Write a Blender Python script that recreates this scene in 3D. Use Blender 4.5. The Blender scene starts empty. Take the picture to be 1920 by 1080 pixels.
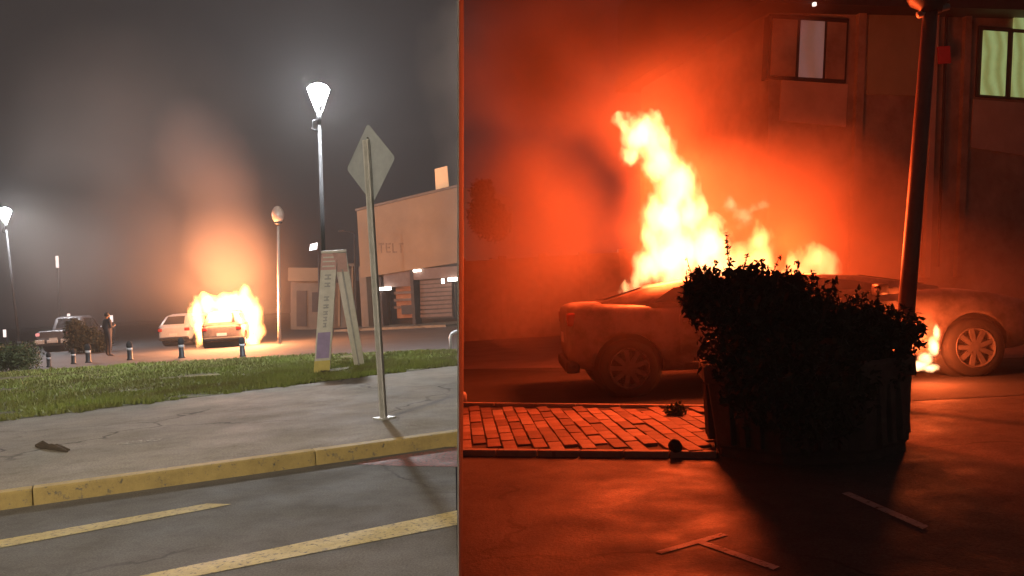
import bpy, bmesh, math, random
import numpy as np
from mathutils import Vector, Matrix, noise

random.seed(7); np.random.seed(7)
S = bpy.context.scene
COL = S.collection
V = Vector

# ------------------------------------------------------------------ camera
F = 1600.0                       # focal length in pixels of the 1920 px wide photograph
ROLL = math.atan(0.06)           # the phone was held a little crooked
PITCH = math.atan(14 / F)
CAM = V((0, 0, 1.5))
fwd = V((0, math.cos(PITCH), math.sin(PITCH)))
rt0 = V((1, 0, 0)); up0 = rt0.cross(fwd)
rt = rt0 * math.cos(ROLL) - up0 * math.sin(ROLL)
up = rt0 * math.sin(ROLL) + up0 * math.cos(ROLL)
cam = bpy.data.cameras.new('camera'); camo = bpy.data.objects.new('camera', cam); COL.objects.link(camo)
camo.matrix_world = Matrix(((rt.x, up.x, -fwd.x, CAM.x), (rt.y, up.y, -fwd.y, CAM.y), (rt.z, up.z, -fwd.z, CAM.z), (0, 0, 0, 1)))
cam.sensor_width = 36; cam.lens = 36 * F / 1920; cam.clip_start = 0.05; cam.clip_end = 2000
S.camera = camo

def ray(x, y): return fwd + rt * ((x - 960) / F) + up * ((540 - y) / F)
def Q(x, y, d): return CAM + ray(x, y) * d                       # the point at distance d behind a pixel
def P(x, y, z=0.0):                                              # the point of level z behind a pixel
    r = ray(x, y); return CAM + r * ((z - CAM.z) / r.z)

# ------------------------------------------------------------------ night sky
w = bpy.data.worlds.new('World'); S.world = w; w.use_nodes = True
nt = w.node_tree; nt.nodes.clear()
sky = nt.nodes.new('ShaderNodeTexSky'); sky.sky_type = 'NISHITA'; sky.sun_disc = False
sky.sun_elevation = math.radians(-4); sky.sun_rotation = math.radians(200); sky.dust_density = 4
glow = nt.nodes.new('ShaderNodeRGB'); glow.outputs[0].default_value = (0.0128, 0.0104, 0.0115, 1)   # city glow
b1 = nt.nodes.new('ShaderNodeBackground'); b1.inputs[1].default_value = 0.05
b2 = nt.nodes.new('ShaderNodeBackground'); b2.inputs[1].default_value = 1.0
ad = nt.nodes.new('ShaderNodeAddShader'); wo = nt.nodes.new('ShaderNodeOutputWorld')
nt.links.new(sky.outputs[0], b1.inputs[0]); nt.links.new(glow.outputs[0], b2.inputs[0])
nt.links.new(b1.outputs[0], ad.inputs[0]); nt.links.new(b2.outputs[0], ad.inputs[1]); nt.links.new(ad.outputs[0], wo.inputs[0])

S.view_settings.view_transform = 'Standard'; S.view_settings.look = 'None'
S.view_settings.exposure = 0; S.view_settings.gamma = 1
S.render.engine = 'CYCLES'
cy = S.cycles
cy.use_denoising = True; cy.use_light_tree = False; cy.max_bounces = 5; cy.diffuse_bounces = 2; cy.glossy_bounces = 2; cy.volume_bounces = 0
cy.transparent_max_bounces = 8; cy.sample_clamp_indirect = 4; cy.caustics_reflective = False; cy.caustics_refractive = False
cy.volume_step_rate = 3.0; cy.volume_max_steps = 48

# ------------------------------------------------------------------ materials
def mat(name, col, rough=0.8, var=0.18, scale=6.0, bump=0.0, bscale=40.0, metal=0.0, spec=0.5, col2=None, thr=None, emis=None, estr=0.0):
    m = bpy.data.materials.new(name); m.use_nodes = True
    n = m.node_tree.nodes; l = m.node_tree.links; p = n['Principled BSDF']
    p.inputs['Roughness'].default_value = rough; p.inputs['Metallic'].default_value = metal
    p.inputs['Specular IOR Level'].default_value = spec
    tc = n.new('ShaderNodeTexCoord'); nz = n.new('ShaderNodeTexNoise')
    nz.inputs['Scale'].default_value = scale; nz.inputs['Detail'].default_value = 6; nz.inputs['Roughness'].default_value = 0.65
    l.new(tc.outputs['Object'], nz.inputs['Vector'])
    cr = n.new('ShaderNodeValToRGB'); e = cr.color_ramp.elements
    a = [max(0, c * (1 - var)) for c in col]; b = [c * (1 + var) for c in (col2 or col)]
    e[0].position, e[1].position = thr or (0.3, 0.7)
    e[0].color = (*a, 1); e[1].color = (*b, 1)
    l.new(nz.outputs['Fac'], cr.inputs['Fac']); l.new(cr.outputs['Color'], p.inputs['Base Color'])
    if bump:
        n2 = n.new('ShaderNodeTexNoise'); n2.inputs['Scale'].default_value = bscale; n2.inputs['Detail'].default_value = 4
        l.new(tc.outputs['Object'], n2.inputs['Vector'])
        bp = n.new('ShaderNodeBump'); bp.inputs['Strength'].default_value = bump; bp.inputs['Distance'].default_value = 0.02
        l.new(n2.outputs['Fac'], bp.inputs['Height']); l.new(bp.outputs['Normal'], p.inputs['Normal'])
    if emis:
        p.inputs['Emission Color'].default_value = (*emis, 1); p.inputs['Emission Strength'].default_value = estr
    return m
def worn(name, base, paint=None, cracks=True, scale=1.0, rough=0.85, paint_amt=0.5, fine=70.0, bump=0.5, stain=0.45):
    """asphalt or concrete with grit, stains and cracks; with paint: worn road paint over it"""
    m = bpy.data.materials.new(name); m.use_nodes = True
    n = m.node_tree.nodes; l = m.node_tree.links; p = n['Principled BSDF']; p.inputs['Specular IOR Level'].default_value = 0.4
    tc = n.new('ShaderNodeTexCoord').outputs['Object']
    def nz(sc, det=5, ro=0.6):
        k = n.new('ShaderNodeTexNoise'); k.inputs['Scale'].default_value = sc; k.inputs['Detail'].default_value = det; k.inputs['Roughness'].default_value = ro
        l.new(tc, k.inputs['Vector']); return k.outputs['Fac']
    def ramp(f, a, b, ca, cb):
        k = n.new('ShaderNodeValToRGB'); k.color_ramp.elements[0].position = a; k.color_ramp.elements[1].position = b
        k.color_ramp.elements[0].color = (*ca, 1); k.color_ramp.elements[1].color = (*cb, 1); l.new(f, k.inputs['Fac']); return k.outputs['Color']
    def mul(a, b, mode='MULTIPLY', fac=1.0):
        k = n.new('ShaderNodeMix'); k.data_type = 'RGBA'; k.blend_type = mode
        if isinstance(fac, float): k.inputs[0].default_value = fac
        else: l.new(fac, k.inputs[0])
        l.new(a, k.inputs[6]); l.new(b, k.inputs[7]); return k.outputs[2]
    one = (1, 1, 1)
    c = ramp(nz(fine, 3, 0.8), 0.32, 0.70, [x * 0.55 for x in base], [x * 1.5 for x in base])
    s0 = 1 - stain
    c = mul(c, ramp(nz(0.55 * scale, 6, 0.7), 0.36, 0.60, (s0, s0, s0), (1.12, 1.12, 1.12)))
    c = mul(c, ramp(nz(4.0 * scale, 4, 0.7), 0.30, 0.55, (0.72, 0.70, 0.68), one))
    if paint:
        pc = ramp(nz(9 * scale, 4, 0.7), 0.3, 0.7, [x * 0.75 for x in paint], [x * 1.1 for x in paint])
        mk_ = ramp(nz(26 * scale, 5, 0.75), 0.62 - 0.3 * paint_amt, 0.66 - 0.25 * paint_amt, (0, 0, 0), one)
        c = mul(c, pc, 'MIX', mk_)
    if cracks:
        wv = n.new('ShaderNodeVectorMath'); wv.operation = 'MULTIPLY_ADD'; k = n.new('ShaderNodeTexNoise'); k.inputs['Scale'].default_value = 1.6; k.inputs['Detail'].default_value = 4
        l.new(tc, k.inputs['Vector']); l.new(k.outputs['Color'], wv.inputs[0]); wv.inputs[1].default_value = (0.9, 0.9, 0.9); l.new(tc, wv.inputs[2])
        vo = n.new('ShaderNodeTexVoronoi'); vo.feature = 'DISTANCE_TO_EDGE'; vo.inputs['Scale'].default_value = 0.42 * scale; l.new(wv.outputs[0], vo.inputs['Vector'])
        c = mul(c, ramp(vo.outputs['Distance'], 0.004, 0.012, (0.35, 0.33, 0.32), one), 'MULTIPLY', ramp(nz(0.35, 3), 0.45, 0.55, (0, 0, 0), one))
    l.new(c, p.inputs['Base Color'])
    l.new(ramp(nz(1.8 * scale, 4), 0.3, 0.7, [rough - 0.22] * 3, [min(1, rough + 0.1)] * 3), p.inputs['Roughness'])
    bp = n.new('ShaderNodeBump'); bp.inputs['Strength'].default_value = bump; bp.inputs['Distance'].default_value = 0.012
    l.new(nz(fine * 0.8, 3, 0.7), bp.inputs['Height']); l.new(bp.outputs['Normal'], p.inputs['Normal'])
    return m
def glass(name, col=(0.02, 0.022, 0.025), rough=0.08):
    return mat(name, col, rough, 0.1, 2.0, spec=0.8)
def vol_het(name, blobs, nscale, namp, dens, colour, emit=None, soft=0.35, aniso=0.0, stretch=(1, 1, 1), power=1.0, step=1.0, warp=0.0, wscale=2.0):
    """volume whose density follows soft ellipsoids (centre, radii) torn by noise; world coordinates"""
    m = bpy.data.materials.new(name); m.use_nodes = True
    n = m.node_tree.nodes; l = m.node_tree.links; n.clear()
    out = n.new('ShaderNodeOutputMaterial'); geo = n.new('ShaderNodeNewGeometry'); pos = geo.outputs['Position']
    def vm(op, a, b):
        k = n.new('ShaderNodeVectorMath'); k.operation = op
        l.new(a, k.inputs[0])
        if b is not None: k.inputs[1].default_value = b
        return k
    def mm(op, a, b, clamp=False):
        k = n.new('ShaderNodeMath'); k.operation = op; k.use_clamp = clamp
        for i, s in enumerate((a, b)):
            if s is None: continue
            if isinstance(s, (int, float)): k.inputs[i].default_value = s
            else: l.new(s, k.inputs[i])
        return k.outputs[0]
    base_pos = pos
    if warp:
        wn = n.new('ShaderNodeTexNoise'); wn.inputs['Scale'].default_value = wscale; wn.inputs['Detail'].default_value = 4; wn.inputs['Roughness'].default_value = 0.62
        l.new(vm('MULTIPLY', pos, stretch).outputs[0], wn.inputs['Vector'])
        w1 = vm('SUBTRACT', wn.outputs['Color'], (0.5, 0.5, 0.5)); w2 = vm('MULTIPLY', w1.outputs[0], (warp, warp, warp * 1.6))
        k2 = n.new('ShaderNodeVectorMath'); k2.operation = 'ADD'; l.new(pos, k2.inputs[0]); l.new(w2.outputs[0], k2.inputs[1]); pos = k2.outputs[0]
    best = None
    for c, r in blobs:
        s = vm('SUBTRACT', pos, c).outputs[0]
        s = vm('MULTIPLY', s, (1 / r[0], 1 / r[1], 1 / r[2])).outputs[0]
        ln = vm('LENGTH', s, None).outputs['Value']
        best = ln if best is None else mm('MINIMUM', best, ln)
    f = mm('SUBTRACT', 1.0, best)
    nz = n.new('ShaderNodeTexNoise'); nz.inputs['Scale'].default_value = nscale; nz.inputs['Detail'].default_value = 3; nz.inputs['Roughness'].default_value = 0.6
    sc = vm('MULTIPLY', base_pos, stretch); l.new(sc.outputs[0], nz.inputs['Vector'])
    nn = mm('MULTIPLY', mm('SUBTRACT', nz.outputs['Fac'], 0.5), namp)
    f = mm('ADD', f, nn)
    f = mm('MULTIPLY', f, 1.0 / soft, True)
    f = mm('POWER', f, power)
    if emit is None:
        v = n.new('ShaderNodeVolumePrincipled'); v.inputs['Color'].default_value = (*colour, 1); v.inputs['Anisotropy'].default_value = aniso
        l.new(mm('MULTIPLY', f, dens), v.inputs['Density'])
        l.new(v.outputs[0], out.inputs['Volume'])
    else:
        v = n.new('ShaderNodeEmission'); v.inputs['Color'].default_value = (*colour, 1)
        l.new(mm('MULTIPLY', f, emit), v.inputs['Strength'])
        l.new(v.outputs[0], out.inputs['Volume'])
    try: m.cycles.volume_step_rate = step
    except Exception: pass
    return m
def emissive(name, col, strength):
    m = bpy.data.materials.new(name); m.use_nodes = True
    p = m.node_tree.nodes['Principled BSDF']; p.inputs['Base Color'].default_value = (0.8, 0.8, 0.8, 1)
    p.inputs['Emission Color'].default_value = (*col, 1); p.inputs['Emission Strength'].default_value = strength
    return m

# ------------------------------------------------------------------ mesh helpers
class MB:
    def __init__(s): s.v = []; s.f = []
    def add(s, vs, fs):
        o = len(s.v); s.v += [tuple(x) for x in vs]; s.f += [tuple(i + o for i in f) for f in fs]; return s
    def box(s, c, size, rz=0, bevel=0.0, M=None):
        bm = bmesh.new(); bmesh.ops.create_cube(bm, size=1)
        for x in bm.verts: x.co = V((x.co.x * size[0], x.co.y * size[1], x.co.z * size[2]))
        if bevel: bmesh.ops.bevel(bm, geom=bm.edges[:], offset=bevel, segments=2, profile=0.7, affect='EDGES')
        T = Matrix.Translation(c) @ Matrix.Rotation(rz, 4, 'Z') if M is None else M
        bm.verts.index_update()
        s.add([T @ x.co for x in bm.verts], [[x.index for x in f.verts] for f in bm.faces]); bm.free(); return s
    def tube(s, pts, rad, n=10, cap=True):
        pts = [V(p) for p in pts]
        if isinstance(rad, (int, float)): rad = [rad] * len(pts)
        vs = []; fs = []; px = None
        for i, p in enumerate(pts):
            t = (pts[min(i + 1, len(pts) - 1)] - pts[max(i - 1, 0)]).normalized()
            if px is None: px = t.orthogonal().normalized()
            else: px = (px - t * px.dot(t)).normalized()
            py = t.cross(px)
            for k in range(n):
                a = 2 * math.pi * k / n; vs.append(p + (px * math.cos(a) + py * math.sin(a)) * rad[i])
        for i in range(len(pts) - 1):
            for k in range(n):
                fs.append((i * n + k, i * n + (k + 1) % n, (i + 1) * n + (k + 1) % n, (i + 1) * n + k))
        if cap: fs.append(tuple(range(n))[::-1]); fs.append(tuple((len(pts) - 1) * n + k for k in range(n)))
        return s.add(vs, fs)
    def lathe(s, prof, c=(0, 0, 0), n=24, axis='Z', cap=True):
        vs = []; fs = []
        for r, h in prof:
            for k in range(n):
                a = 2 * math.pi * k / n; q = (r * math.cos(a), r * math.sin(a), h)
                if axis == 'Y': q = (q[0], q[2], q[1])
                vs.append(V(q) + V(c))
        for i in range(len(prof) - 1):
            for k in range(n): fs.append((i * n + k, i * n + (k + 1) % n, (i + 1) * n + (k + 1) % n, (i + 1) * n + k))
        if cap: fs.append(tuple(range(n))[::-1]); fs.append(tuple((len(prof) - 1) * n + k for k in range(n)))
        return s.add(vs, fs)
    def slab(s, pts, depth):                                     # polygon of top points, pushed down
        n = len(pts); pts = [V(p) for p in pts]
        return s.add(pts + [p - V((0, 0, depth)) for p in pts],
                     [tuple(range(n)), tuple(range(2 * n - 1, n - 1, -1))] + [(i, i + n, (i + 1) % n + n, (i + 1) % n) for i in range(n)])
    def prism(s, pts, off):                                      # polygon swept along a vector
        n = len(pts); pts = [V(p) for p in pts]; off = V(off)
        return s.add(pts + [p + off for p in pts],
                     [tuple(range(n))[::-1], tuple(range(n, 2 * n))] + [(i, (i + 1) % n, (i + 1) % n + n, i + n) for i in range(n)])
    def poly(s, pts): return s.add(pts, [tuple(range(len(pts)))])
    def mesh(s, name, smooth=False):
        me = bpy.data.meshes.new(name); me.from_pydata(s.v, [], s.f)
        bm = bmesh.new(); bm.from_mesh(me); bmesh.ops.recalc_face_normals(bm, faces=bm.faces[:]); bm.to_mesh(me); bm.free()
        if smooth: me.shade_smooth()
        me.update(); return me
    def build(s, name, m, parent=None, smooth=False, origin=None):
        if origin is not None:
            o = V(origin); s.v = [tuple(V(x) - o) for x in s.v]
        ob = bpy.data.objects.new(name, s.mesh(name, smooth)); COL.objects.link(ob)
        if m: ob.data.materials.append(m)
        if origin is not None: ob.location = origin
        if parent: ob.parent = parent
        return ob
def tag(o, label=None, cat=None, group=None, kind=None):
    if label: o['label'] = label
    if cat: o['category'] = cat
    if group: o['group'] = group
    if kind: o['kind'] = kind
    return o
def empty(name, loc, rz=0):
    o = bpy.data.objects.new(name, None); COL.objects.link(o); o.location = loc; o.rotation_euler = (0, 0, rz); o.empty_display_size = 0.2; return o
def structure(name, mb, m, **k): return tag(mb.build(name, m, **k), kind='structure')
def share(o, parent, loc=None, rot=None, scale=None):
    c = o.copy(); COL.objects.link(c); c.parent = parent
    if loc is not None: c.location = loc
    if rot is not None: c.rotation_euler = rot
    if scale is not None: c.scale = scale
    return c
def copy_tree(o, parent=None):
    c = o.copy(); COL.objects.link(c); c.parent = parent
    for ch in [x for x in bpy.data.objects if x.parent == o]: copy_tree(ch, c)
    return c
def bake(ob):                                                    # apply modifiers
    dg = bpy.context.evaluated_depsgraph_get(); me = bpy.data.meshes.new_from_object(ob.evaluated_get(dg))
    ob.modifiers.clear(); ob.data = me; return ob
def blob_hull(name, blobs, m, voxel, grow=1.15, parent=None):
    bm = bmesh.new()
    for c, r in blobs:
        g = bmesh.ops.create_icosphere(bm, subdivisions=3, radius=1.0)
        for x in g['verts']: x.co = V((x.co.x * r[0] * grow + c[0], x.co.y * r[1] * grow + c[1], x.co.z * r[2] * grow + c[2]))
    me = bpy.data.meshes.new(name); bm.to_mesh(me); bm.free()
    ob = bpy.data.objects.new(name, me); COL.objects.link(ob); me.materials.append(m)
    md = ob.modifiers.new('r', 'REMESH'); md.mode = 'VOXEL'; md.voxel_size = voxel
    bake(ob)
    if not ob.data.materials: ob.data.materials.append(m)
    if parent: ob.parent = parent
    return ob
def leaf_mesh(name, blobs, n, size, m, parent, seed=1, shell=0.45, origin=(0, 0, 0)):
    rng = np.random.default_rng(seed)
    wts = np.array([r[0] * r[1] * r[2] for c, r in blobs]) ** 0.75; wts /= wts.sum()
    idx = rng.choice(len(blobs), n, p=wts)
    d = rng.normal(size=(n, 3)); d /= np.linalg.norm(d, axis=1)[:, None]
    rr = shell + (1.08 - shell) * rng.random(n) ** 0.7
    C = np.array([b[0] for b in blobs])[idx]; R = np.array([b[1] for b in blobs])[idx]
    bump = 1 + 0.16 * np.sin(7 * d[:, 0] + 3 * d[:, 2] + idx) * np.cos(6 * d[:, 1] + idx)
    pts = C + R * d * (rr * bump)[:, None] - np.array(origin)
    a = rng.normal(size=(n, 3)); a /= np.linalg.norm(a, axis=1)[:, None]
    b = np.cross(a, rng.normal(size=(n, 3))); b /= np.linalg.norm(b, axis=1)[:, None]
    s = size * (0.6 + 0.8 * rng.random(n))[:, None]
    vs = np.empty((n, 4, 3)); vs[:, 0] = pts - a * s; vs[:, 1] = pts + b * s * 0.42; vs[:, 2] = pts + a * s; vs[:, 3] = pts - b * s * 0.42
    me = bpy.data.meshes.new(name); me.from_pydata(vs.reshape(-1, 3).tolist(), [], np.arange(4 * n).reshape(n, 4).tolist())
    me.materials.append(m); ob = bpy.data.objects.new(name, me); COL.objects.link(ob); ob.parent = parent
    return ob
def plight(name, loc, power, col, radius, parent=None):
    l = bpy.data.lights.new(name, 'POINT'); l.energy = power; l.color = col; l.shadow_soft_size = radius
    o = bpy.data.objects.new(name, l); COL.objects.link(o); o.location = loc
    if parent: o.parent = parent
    return o

# ------------------------------------------------------------------ material library
M = {}
M['asphalt'] = mat('asphalt', (0.060, 0.056, 0.056), 0.85, 0.30, 1.3, 0.5, 90, col2=(0.075, 0.070, 0.068))
M['asphalt'] = worn('worn_asphalt', (0.084, 0.077, 0.071), stain=0.18, rough=0.98)
M['asphalt_far'] = mat('asphalt_car_park', (0.060, 0.055, 0.055), 0.8, 0.25, 0.6, 0.3, 30)
M['asphalt_r'] = mat('asphalt_square', (0.085, 0.080, 0.078), 0.7, 0.35, 1.0, 0.15, 60)
M['asphalt_r'] = worn('worn_asphalt_square', (0.095, 0.088, 0.085), rough=0.80, stain=0.50, bump=0.35)
M['lane'] = mat('dark_lane', (0.040, 0.038, 0.040), 0.9, 0.3, 2.0, 0.4, 60)
M['concrete_road'] = mat('concrete_road', (0.22, 0.20, 0.19), 0.75, 0.22, 1.2, 0.3, 40)
M['sidewalk'] = mat('sidewalk_concrete', (0.165, 0.148, 0.118), 0.9, 0.20, 1.3, 0.4, 60, col2=(0.20, 0.18, 0.145))
M['sidewalk'] = worn('worn_sidewalk', (0.185, 0.165, 0.130), scale=0.8, fine=50, bump=0.3, stain=0.25, rough=1.0)
M['kerb'] = mat('yellow_kerb_paint', (0.20, 0.15, 0.060), 0.75, 0.40, 5.0, 0.4, 40, col2=(0.36, 0.28, 0.115))
M['kerb'] = worn('chipped_kerb_paint', (0.15, 0.135, 0.11), (0.33, 0.25, 0.095), False, 0.7, 0.85, 0.92, 40)
M['kerb_r'] = mat('pale_kerb_concrete', (0.42, 0.39, 0.36), 0.8, 0.2, 5, 0.3, 40)
M['yellow_line'] = mat('yellow_road_paint', (0.33, 0.26, 0.10), 0.7, 0.28, 5.0, 0.3, 60, col2=(0.42, 0.34, 0.15))
M['yellow_line'] = worn('worn_yellow_paint', (0.10, 0.09, 0.07), (0.38, 0.30, 0.12), True, 1.0, 0.8, 0.80)
M['red_paint'] = mat('red_road_paint', (0.20, 0.065, 0.060), 0.8, 0.3, 4, 0.3, 60)
M['red_paint'] = worn('worn_red_paint', (0.085, 0.075, 0.07), (0.22, 0.075, 0.07), True, 1.0, 0.85, 0.6)
M['white_line'] = mat('worn_white_paint', (0.30, 0.30, 0.30), 0.8, 0.4, 6, 0.2, 60)
M['white_line'] = worn('worn_white_line', (0.095, 0.088, 0.085), (0.60, 0.60, 0.60), True, 1.0, 0.78, 0.85, bump=0.3)
M['soil'] = mat('lawn_soil', (0.070, 0.070, 0.024), 0.95, 0.4, 0.8, 0.6, 30)
M['grass'] = mat('grass_blades', (0.21, 0.19, 0.058), 0.7, 0.3, 0.6, col2=(0.175, 0.235, 0.045))
M['galv'] = mat('galvanised_steel', (0.46, 0.46, 0.45), 0.5, 0.15, 12, 0.05, 60, metal=0.35)
M['signback'] = mat('sign_back_aluminium', (0.25, 0.27, 0.29), 0.6, 0.15, 6, metal=0.1)
M['dark_metal'] = mat('dark_painted_metal', (0.035, 0.035, 0.038), 0.5, 0.2, 8)
M['grey_metal'] = mat('grey_painted_metal', (0.03, 0.03, 0.032), 0.95, 0.2, 8)
M['white_board'] = mat('white_board', (0.62, 0.60, 0.57), 0.6, 0.12, 6)
M['pink'] = mat('pink_print', (0.56, 0.34, 0.33), 0.6, 0.12, 8)
M['purple'] = mat('purple_print', (0.34, 0.27, 0.50), 0.6, 0.12, 8)
M['yellowp'] = mat('yellow_print', (0.62, 0.52, 0.16), 0.6, 0.12, 8)
M['ink'] = mat('grey_ink', (0.36, 0.36, 0.37), 0.7, 0.2, 8)
M['lamp_white'] = emissive('lit_lantern', (0.95, 0.97, 1.0), 1900)
M['stucco'] = mat('beige_stucco', (0.27, 0.185, 0.115), 0.9, 0.16, 0.5, 0.3, 20)
M['stucco_old'] = mat('weathered_plaster', (0.17, 0.135, 0.105), 0.9, 0.25, 0.7, 0.3, 20)
M['letter'] = mat('faded_lettering', (0.20, 0.135, 0.085), 0.9, 0.3, 6)
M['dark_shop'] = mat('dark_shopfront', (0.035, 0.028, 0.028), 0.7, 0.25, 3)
M['shutter'] = mat('rolled_shutter', (0.12, 0.085, 0.075), 0.6, 0.2, 4)
M['shop_in'] = mat('shop_interior_wall', (0.30, 0.15, 0.085), 0.8, 0.25, 2)
M['tubelight'] = emissive('fluorescent_tube', (1.0, 0.92, 0.80), 9)
M['lit_panel'] = mat('lit_roof_panel', (0.62, 0.36, 0.18), 0.7, 0.1, 3, emis=(1.0, 0.50, 0.24), estr=0.62)
M['flood'] = emissive('flood_light', (0.86, 0.95, 1.0), 3.0)
M['tiny_light'] = emissive('far_lamp', (1.0, 0.80, 0.74), 1.2)
M['hedge'] = mat('hedge_leaf', (0.045, 0.060, 0.025), 0.7, 0.4, 3, col2=(0.07, 0.10, 0.03))
M['bush'] = mat('shrub_leaf', (0.032, 0.040, 0.020), 0.65, 0.4, 6)
M['bark'] = mat('bark', (0.07, 0.05, 0.035), 0.9, 0.3, 10, 0.5, 30)
M['darkleaf'] = mat('dark_tree_leaf', (0.030, 0.036, 0.022), 0.8, 0.4, 3)
M['rubber'] = mat('tyre_rubber', (0.025, 0.024, 0.024), 0.8, 0.2, 8)
M['rim'] = mat('alloy_rim', (0.26, 0.25, 0.25), 0.5, 0.1, 8, metal=0.6)
M['glass'] = glass('car_glass')
M['black_plastic'] = mat('black_plastic', (0.03, 0.03, 0.03), 0.6, 0.2, 6)
M['taillight'] = mat('red_lens', (0.35, 0.02, 0.02), 0.25, 0.1, 6)
M['taillit'] = mat('lit_red_lens', (0.5, 0.1, 0.1), 0.3, 0.1, 6, emis=(1.0, 0.42, 0.38), estr=0.75)
M['headlight'] = mat('clear_lens', (0.55, 0.55, 0.56), 0.15, 0.1, 6)
M['plate'] = mat('number_plate', (0.6, 0.6, 0.58), 0.5, 0.1, 6)
M['chrome'] = mat('chrome_strip', (0.6, 0.6, 0.6), 0.2, 0.05, 6, metal=0.9)
M['brown_paint'] = mat('sooty_brown_car_paint', (0.07, 0.055, 0.050), 0.36, 0.35, 3.0, 0.04, 14, col2=(0.19, 0.16, 0.15), thr=(0.35, 0.62))
M['burnt'] = mat('scorched_car_paint', (0.20, 0.15, 0.12), 0.8, 0.3, 5)
M['silver'] = mat('silver_car_paint', (0.50, 0.50, 0.50), 0.35, 0.08, 3)
M['darkpaint'] = mat('dark_car_paint', (0.10, 0.095, 0.10), 0.4, 0.1, 3)
M['concrete'] = mat('rough_concrete', (0.11, 0.10, 0.095), 0.9, 0.22, 0.6, 0.4, 12)
M['planter'] = mat('planter_concrete', (0.13, 0.115, 0.10), 0.9, 0.3, 4, 0.5, 30)
M['paver'] = mat('clay_paver', (0.30, 0.20, 0.16), 0.8, 0.3, 4, 0.4, 40)
M['paver2'] = mat('pale_clay_paver', (0.38, 0.29, 0.25), 0.8, 0.3, 4, 0.4, 40)
M['paver3'] = mat('dark_clay_paver', (0.19, 0.125, 0.105), 0.8, 0.3, 4, 0.4, 40)
M['mortar'] = mat('paver_bed', (0.09, 0.075, 0.065), 0.95, 0.3, 6, 0.3, 40)
M['house'] = mat('house_render', (0.24, 0.215, 0.165), 0.9, 0.25, 0.9, 0.3, 20, col2=(0.40, 0.37, 0.29))
M['spandrel'] = mat('pale_panel', (0.55, 0.50, 0.40), 0.85, 0.15, 1.5)
M['winframe'] = mat('dark_window_frame', (0.035, 0.030, 0.026), 0.6, 0.2, 6)
M['pane_dim'] = mat('pane_reflection', (0.40, 0.35, 0.34), 0.4, 0.10, 3, emis=(1.0, 0.72, 0.66), estr=0.085)  # unlit pane; faint emission stands in for its reflection
M['pane_lit'] = mat('lit_green_curtain', (0.42, 0.48, 0.30), 0.5, 0.15, 5, emis=(0.62, 0.86, 0.34), estr=0.36)
M['red_sign'] = mat('red_sign', (0.45, 0.04, 0.06), 0.5, 0.1, 4)
M['cloth_dark'] = mat('dark_clothing', (0.045, 0.042, 0.05), 0.9, 0.2, 6)
M['debris'] = mat('dark_debris', (0.045, 0.032, 0.022), 0.95, 0.4, 10)
M['pale'] = mat('pale_painted_steel', (0.55, 0.57, 0.60), 0.45, 0.1, 6)
M['stone'] = mat('dark_stone', (0.06, 0.045, 0.04), 0.8, 0.3, 8, 0.4, 30)

def folds(m, sc, lo):
    n = m.node_tree.nodes; l = m.node_tree.links; p = n['Principled BSDF']
    tc = n.new('ShaderNodeTexCoord'); wv = n.new('ShaderNodeTexWave'); wv.bands_direction = 'X'; wv.inputs['Scale'].default_value = sc; wv.inputs['Distortion'].default_value = 5.0; wv.inputs['Detail'].default_value = 3; wv.inputs['Detail Scale'].default_value = 0.9
    l.new(tc.outputs['Object'], wv.inputs['Vector'])
    cr = n.new('ShaderNodeValToRGB'); e = p.inputs['Emission Color'].default_value
    cr.color_ramp.elements[0].color = (e[0] * lo * 1.1, e[1] * lo, e[2] * lo * 0.8, 1); cr.color_ramp.elements[1].color = tuple(e)
    l.new(wv.outputs['Color'], cr.inputs['Fac']); l.new(cr.outputs['Color'], p.inputs['Emission Color'])
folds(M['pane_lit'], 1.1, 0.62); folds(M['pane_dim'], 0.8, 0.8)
for k_ in ('tubelight', 'flood', 'tiny_light', 'lit_panel', 'taillit', 'pane_dim', 'pane_lit'): M[k_].cycles.emission_sampling = 'NONE'   # too weak to sample as lamps

# ================================================================== THE SETTING: left street
WX = 857                                                        # the picture column of the added wall between the two streets
def lerp(a, b, t): return a + (b - a) * t
def line_ext(p0, p1, t0, t1): return p0 + (p1 - p0) * t0, p0 + (p1 - p0) * t1
ZS, ZL, ZC, ZR = 0.14, 0.145, 0.06, 0.262                       # sidewalk, lawn soil, car park, right square
kb0, kb1 = P(0, 957, 0), P(WX, 835, 0)                          # foot of the kerb
kb0x = line_ext(kb0, kb1, -1.6, 1)[0]
kdir = (kb1 - kb0).normalized(); kn = V((-kdir.y, kdir.x, 0))   # away from the road
wl_near = V((P(WX, 1079, 0).x, 2.4, 0)); 
structure('road', MB().poly([V((-40, -14, 0)), V((0.6, -14, 0)), V((-0.05, 1.2, 0)), P(WX, 1070, 0), kb1 + kn * 0.05, kb0x + kn * 0.05, V((-40, kb0x.y, 0))]), M['asphalt'])
# lane markings
def marking(name, pix, z, m, label=None):
    o = structure(name, MB().poly([P(x, y, z) for x, y in pix]), m)
    return o
marking('lane_marking', [(-260, 1060), (-260, 1080), (0, 1027), (395, 953), (434, 945), (388, 944), (0, 1012)], 0.004, M['yellow_line'])
marking('lane_marking', [(-330, 1203), (-190, 1196), (367, 1080), (WX, 984), (WX, 957), (255, 1081)], 0.004, M['yellow_line'])
marking('painted_patch', [(655, 870), (740, 855), (WX, 839), (WX, 875), (760, 874)], 0.0035, M['red_paint'])
marking('lane_marking', [(795, 838), (WX, 828.5), (WX, 838)], 0.0075, M['yellow_line'])
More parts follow.
